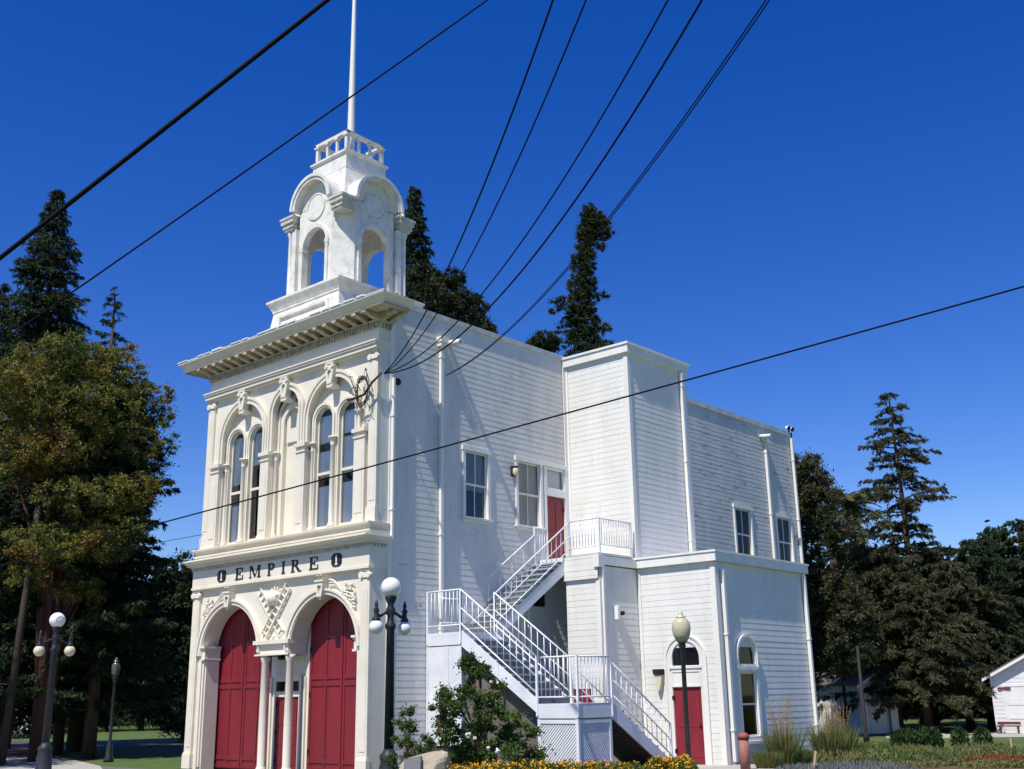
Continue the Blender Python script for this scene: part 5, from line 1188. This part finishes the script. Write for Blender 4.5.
def grass_clump(px, d, rad, h, label, plume=True, n=1600, py=755):
    f = foot(px, py, d)[0]; k = n
    a = rng.random(k)*6.283; rr = rad*.4*np.sqrt(rng.random(k)); L = h*rng.uniform(.35, .75, k)
    lean = rng.uniform(.05, .55, k); dx = np.cos(a)*lean; dy = np.sin(a)*lean
    d_ = np.stack([dx, dy, np.ones(k)], 1); d_ /= np.linalg.norm(d_, axis=1, keepdims=True)
    base = np.stack([f.x+rr*np.cos(a), f.y+rr*np.sin(a), np.zeros(k)], 1)
    r = empty('ornamental_grass', f, label, 'ornamental grass', 'ornamental grasses by the annex')
    leaves_mesh('blades', base+d_*(L/2)[:, None], d_, L, .02, GL['blade'], f, r)
    if plume:
        k = 34; a = rng.random(k)*6.283; lean = rng.uniform(0, .26, k); d_ = np.stack([np.cos(a)*lean, np.sin(a)*lean, np.ones(k)], 1); d_ /= np.linalg.norm(d_, axis=1, keepdims=True)
        L = h*rng.uniform(.7, 1.05, k); tip = np.array(f)+d_*L[:, None]
        q = 46; u = rng.random((k*q, 1)); b = np.repeat(tip, q, 0)-np.repeat(d_, q, 0)*u*h*.34+rng.normal(size=(k*q, 3))*.016*(.4+u); dd = np.repeat(d_, q, 0)+rng.normal(size=(k*q, 3))*.35
        leaves_mesh('plumes', b, dd, .06, .008, GL['dry'], f, r)
        leaves_mesh('stalks', np.array(f)+d_*(L/2)[:, None], d_, L, .008, GL['dry'], f, r)
grass_clump(784, 31.5, .6, 1.75, 'tall blond-plumed ornamental grass in front of the annex side wall', n=500)
grass_clump(767, 31.0, .7, .65, 'low green ornamental grass at the foot of the arched window', False, 1800)
grass_clump(798, 32.5, .7, .68, 'low green ornamental grass near the annex rear corner', False, 1600)
grass_clump(829, 34, .7, 1.6, 'buff-plumed ornamental grass just past the annex rear corner', n=600)
grass_clump(842, 35, .7, 1.55, 'buff-plumed ornamental grass between the annex and the shaded shed', n=500)
grass_clump(858, 36, .6, .7, 'greyish grass clump in front of the shaded shed', False, 1300)
plants('lavender_patch', '', '', [(px, 27.5+rng.uniform(-.5, 1.5), .55) for px in range(796, 905, 11)], 0, 9000, .34, 'lav', (.13, .02))
plants('rough_garden_greens', '', '', [(px, 36+rng.uniform(-3, 4), 1.0) for px in range(830, 1000, 12)], 0, 13000, .34, 'blade', (.20, .03), spread=.6)
plants('garden_shrublets', '', '', [(905, 39, .4), (912, 39.5, .4), (930, 40, .45), (936, 39.6, .3), (962, 40.5, .3), (985, 40, .3)], 0, 4200, .75, 'green', (.18, .05), spread=.6)
plants('red_groundcover', '', '', [(915, 36.5, .5), (935, 35.5, .5), (955, 34, .5), (972, 33.2, .55), (985, 33, .6), (1000, 33.4, .6), (1012, 33.0, .35)], 0, 5200, .22, 'redp', (.10, .03), spread=.8)
plants('dull_groundcover', '', '', [(px, 32.5+rng.uniform(-1.5, 1.6), .6) for px in range(905, 1040, 11)], 0, 9000, .16, 'blade', (.10, .03), spread=.9)
# lawn tufts where lawn shows
def tufts(name, pts, n, h=.07):
    c = np.array([tuple(p) for p in pts]); i = rng.integers(0, len(c), n)
    # random points inside quads spanned by pixel rows
    return None
# hedges / bushes far left
for i, (px, d, rx, rz, m, lb) in enumerate(((10, 76, 1.1, .9, 'white', 'white-flowering round bush at the far left under the trees'), (31, 76, 1.1, .9, 'white', 'white-flowering round bush beside the reddish trunk at left'), (62, 84, 1.8, 1.3, 'green', 'round green bush on the far lawn at left'), (128, 96, 4.0, 1.2, 'green', 'long low hedge on the far lawn behind the dim post lamp'), (165, 92, 2.4, 1.6, 'green', 'clipped green hedge at the far lawn beside the firehouse edge'))):
    f = foot(px, 735, d)[0]; k = 2600; dd = rng.normal(size=(k, 3)); dd /= np.linalg.norm(dd, axis=1, keepdims=True)
    p = np.array(f)+dd*np.array([rx, rx, rz])*rng.uniform(.6, 1, (k, 1))+np.array([0, 0, rz]); p[:, 2] = np.abs(p[:, 2])
    o = leaves_mesh('round_bush', p-0*p, rng.normal(size=p.shape), .2, .12, GL['green' if m == 'green' else 'ivy'], f); o.location = f
    tag(o, lb, 'bush', 'bushes on the far lawn')
    if m == 'white':
        k = 500; dd = rng.normal(size=(k, 3)); dd /= np.linalg.norm(dd, axis=1, keepdims=True); p = np.array(f)+dd*np.array([rx, rx, rz])*1.02+np.array([0, 0, rz])
        leaves_mesh('blooms', p, rng.normal(size=p.shape), .16, .14, GL['white'], f, o)
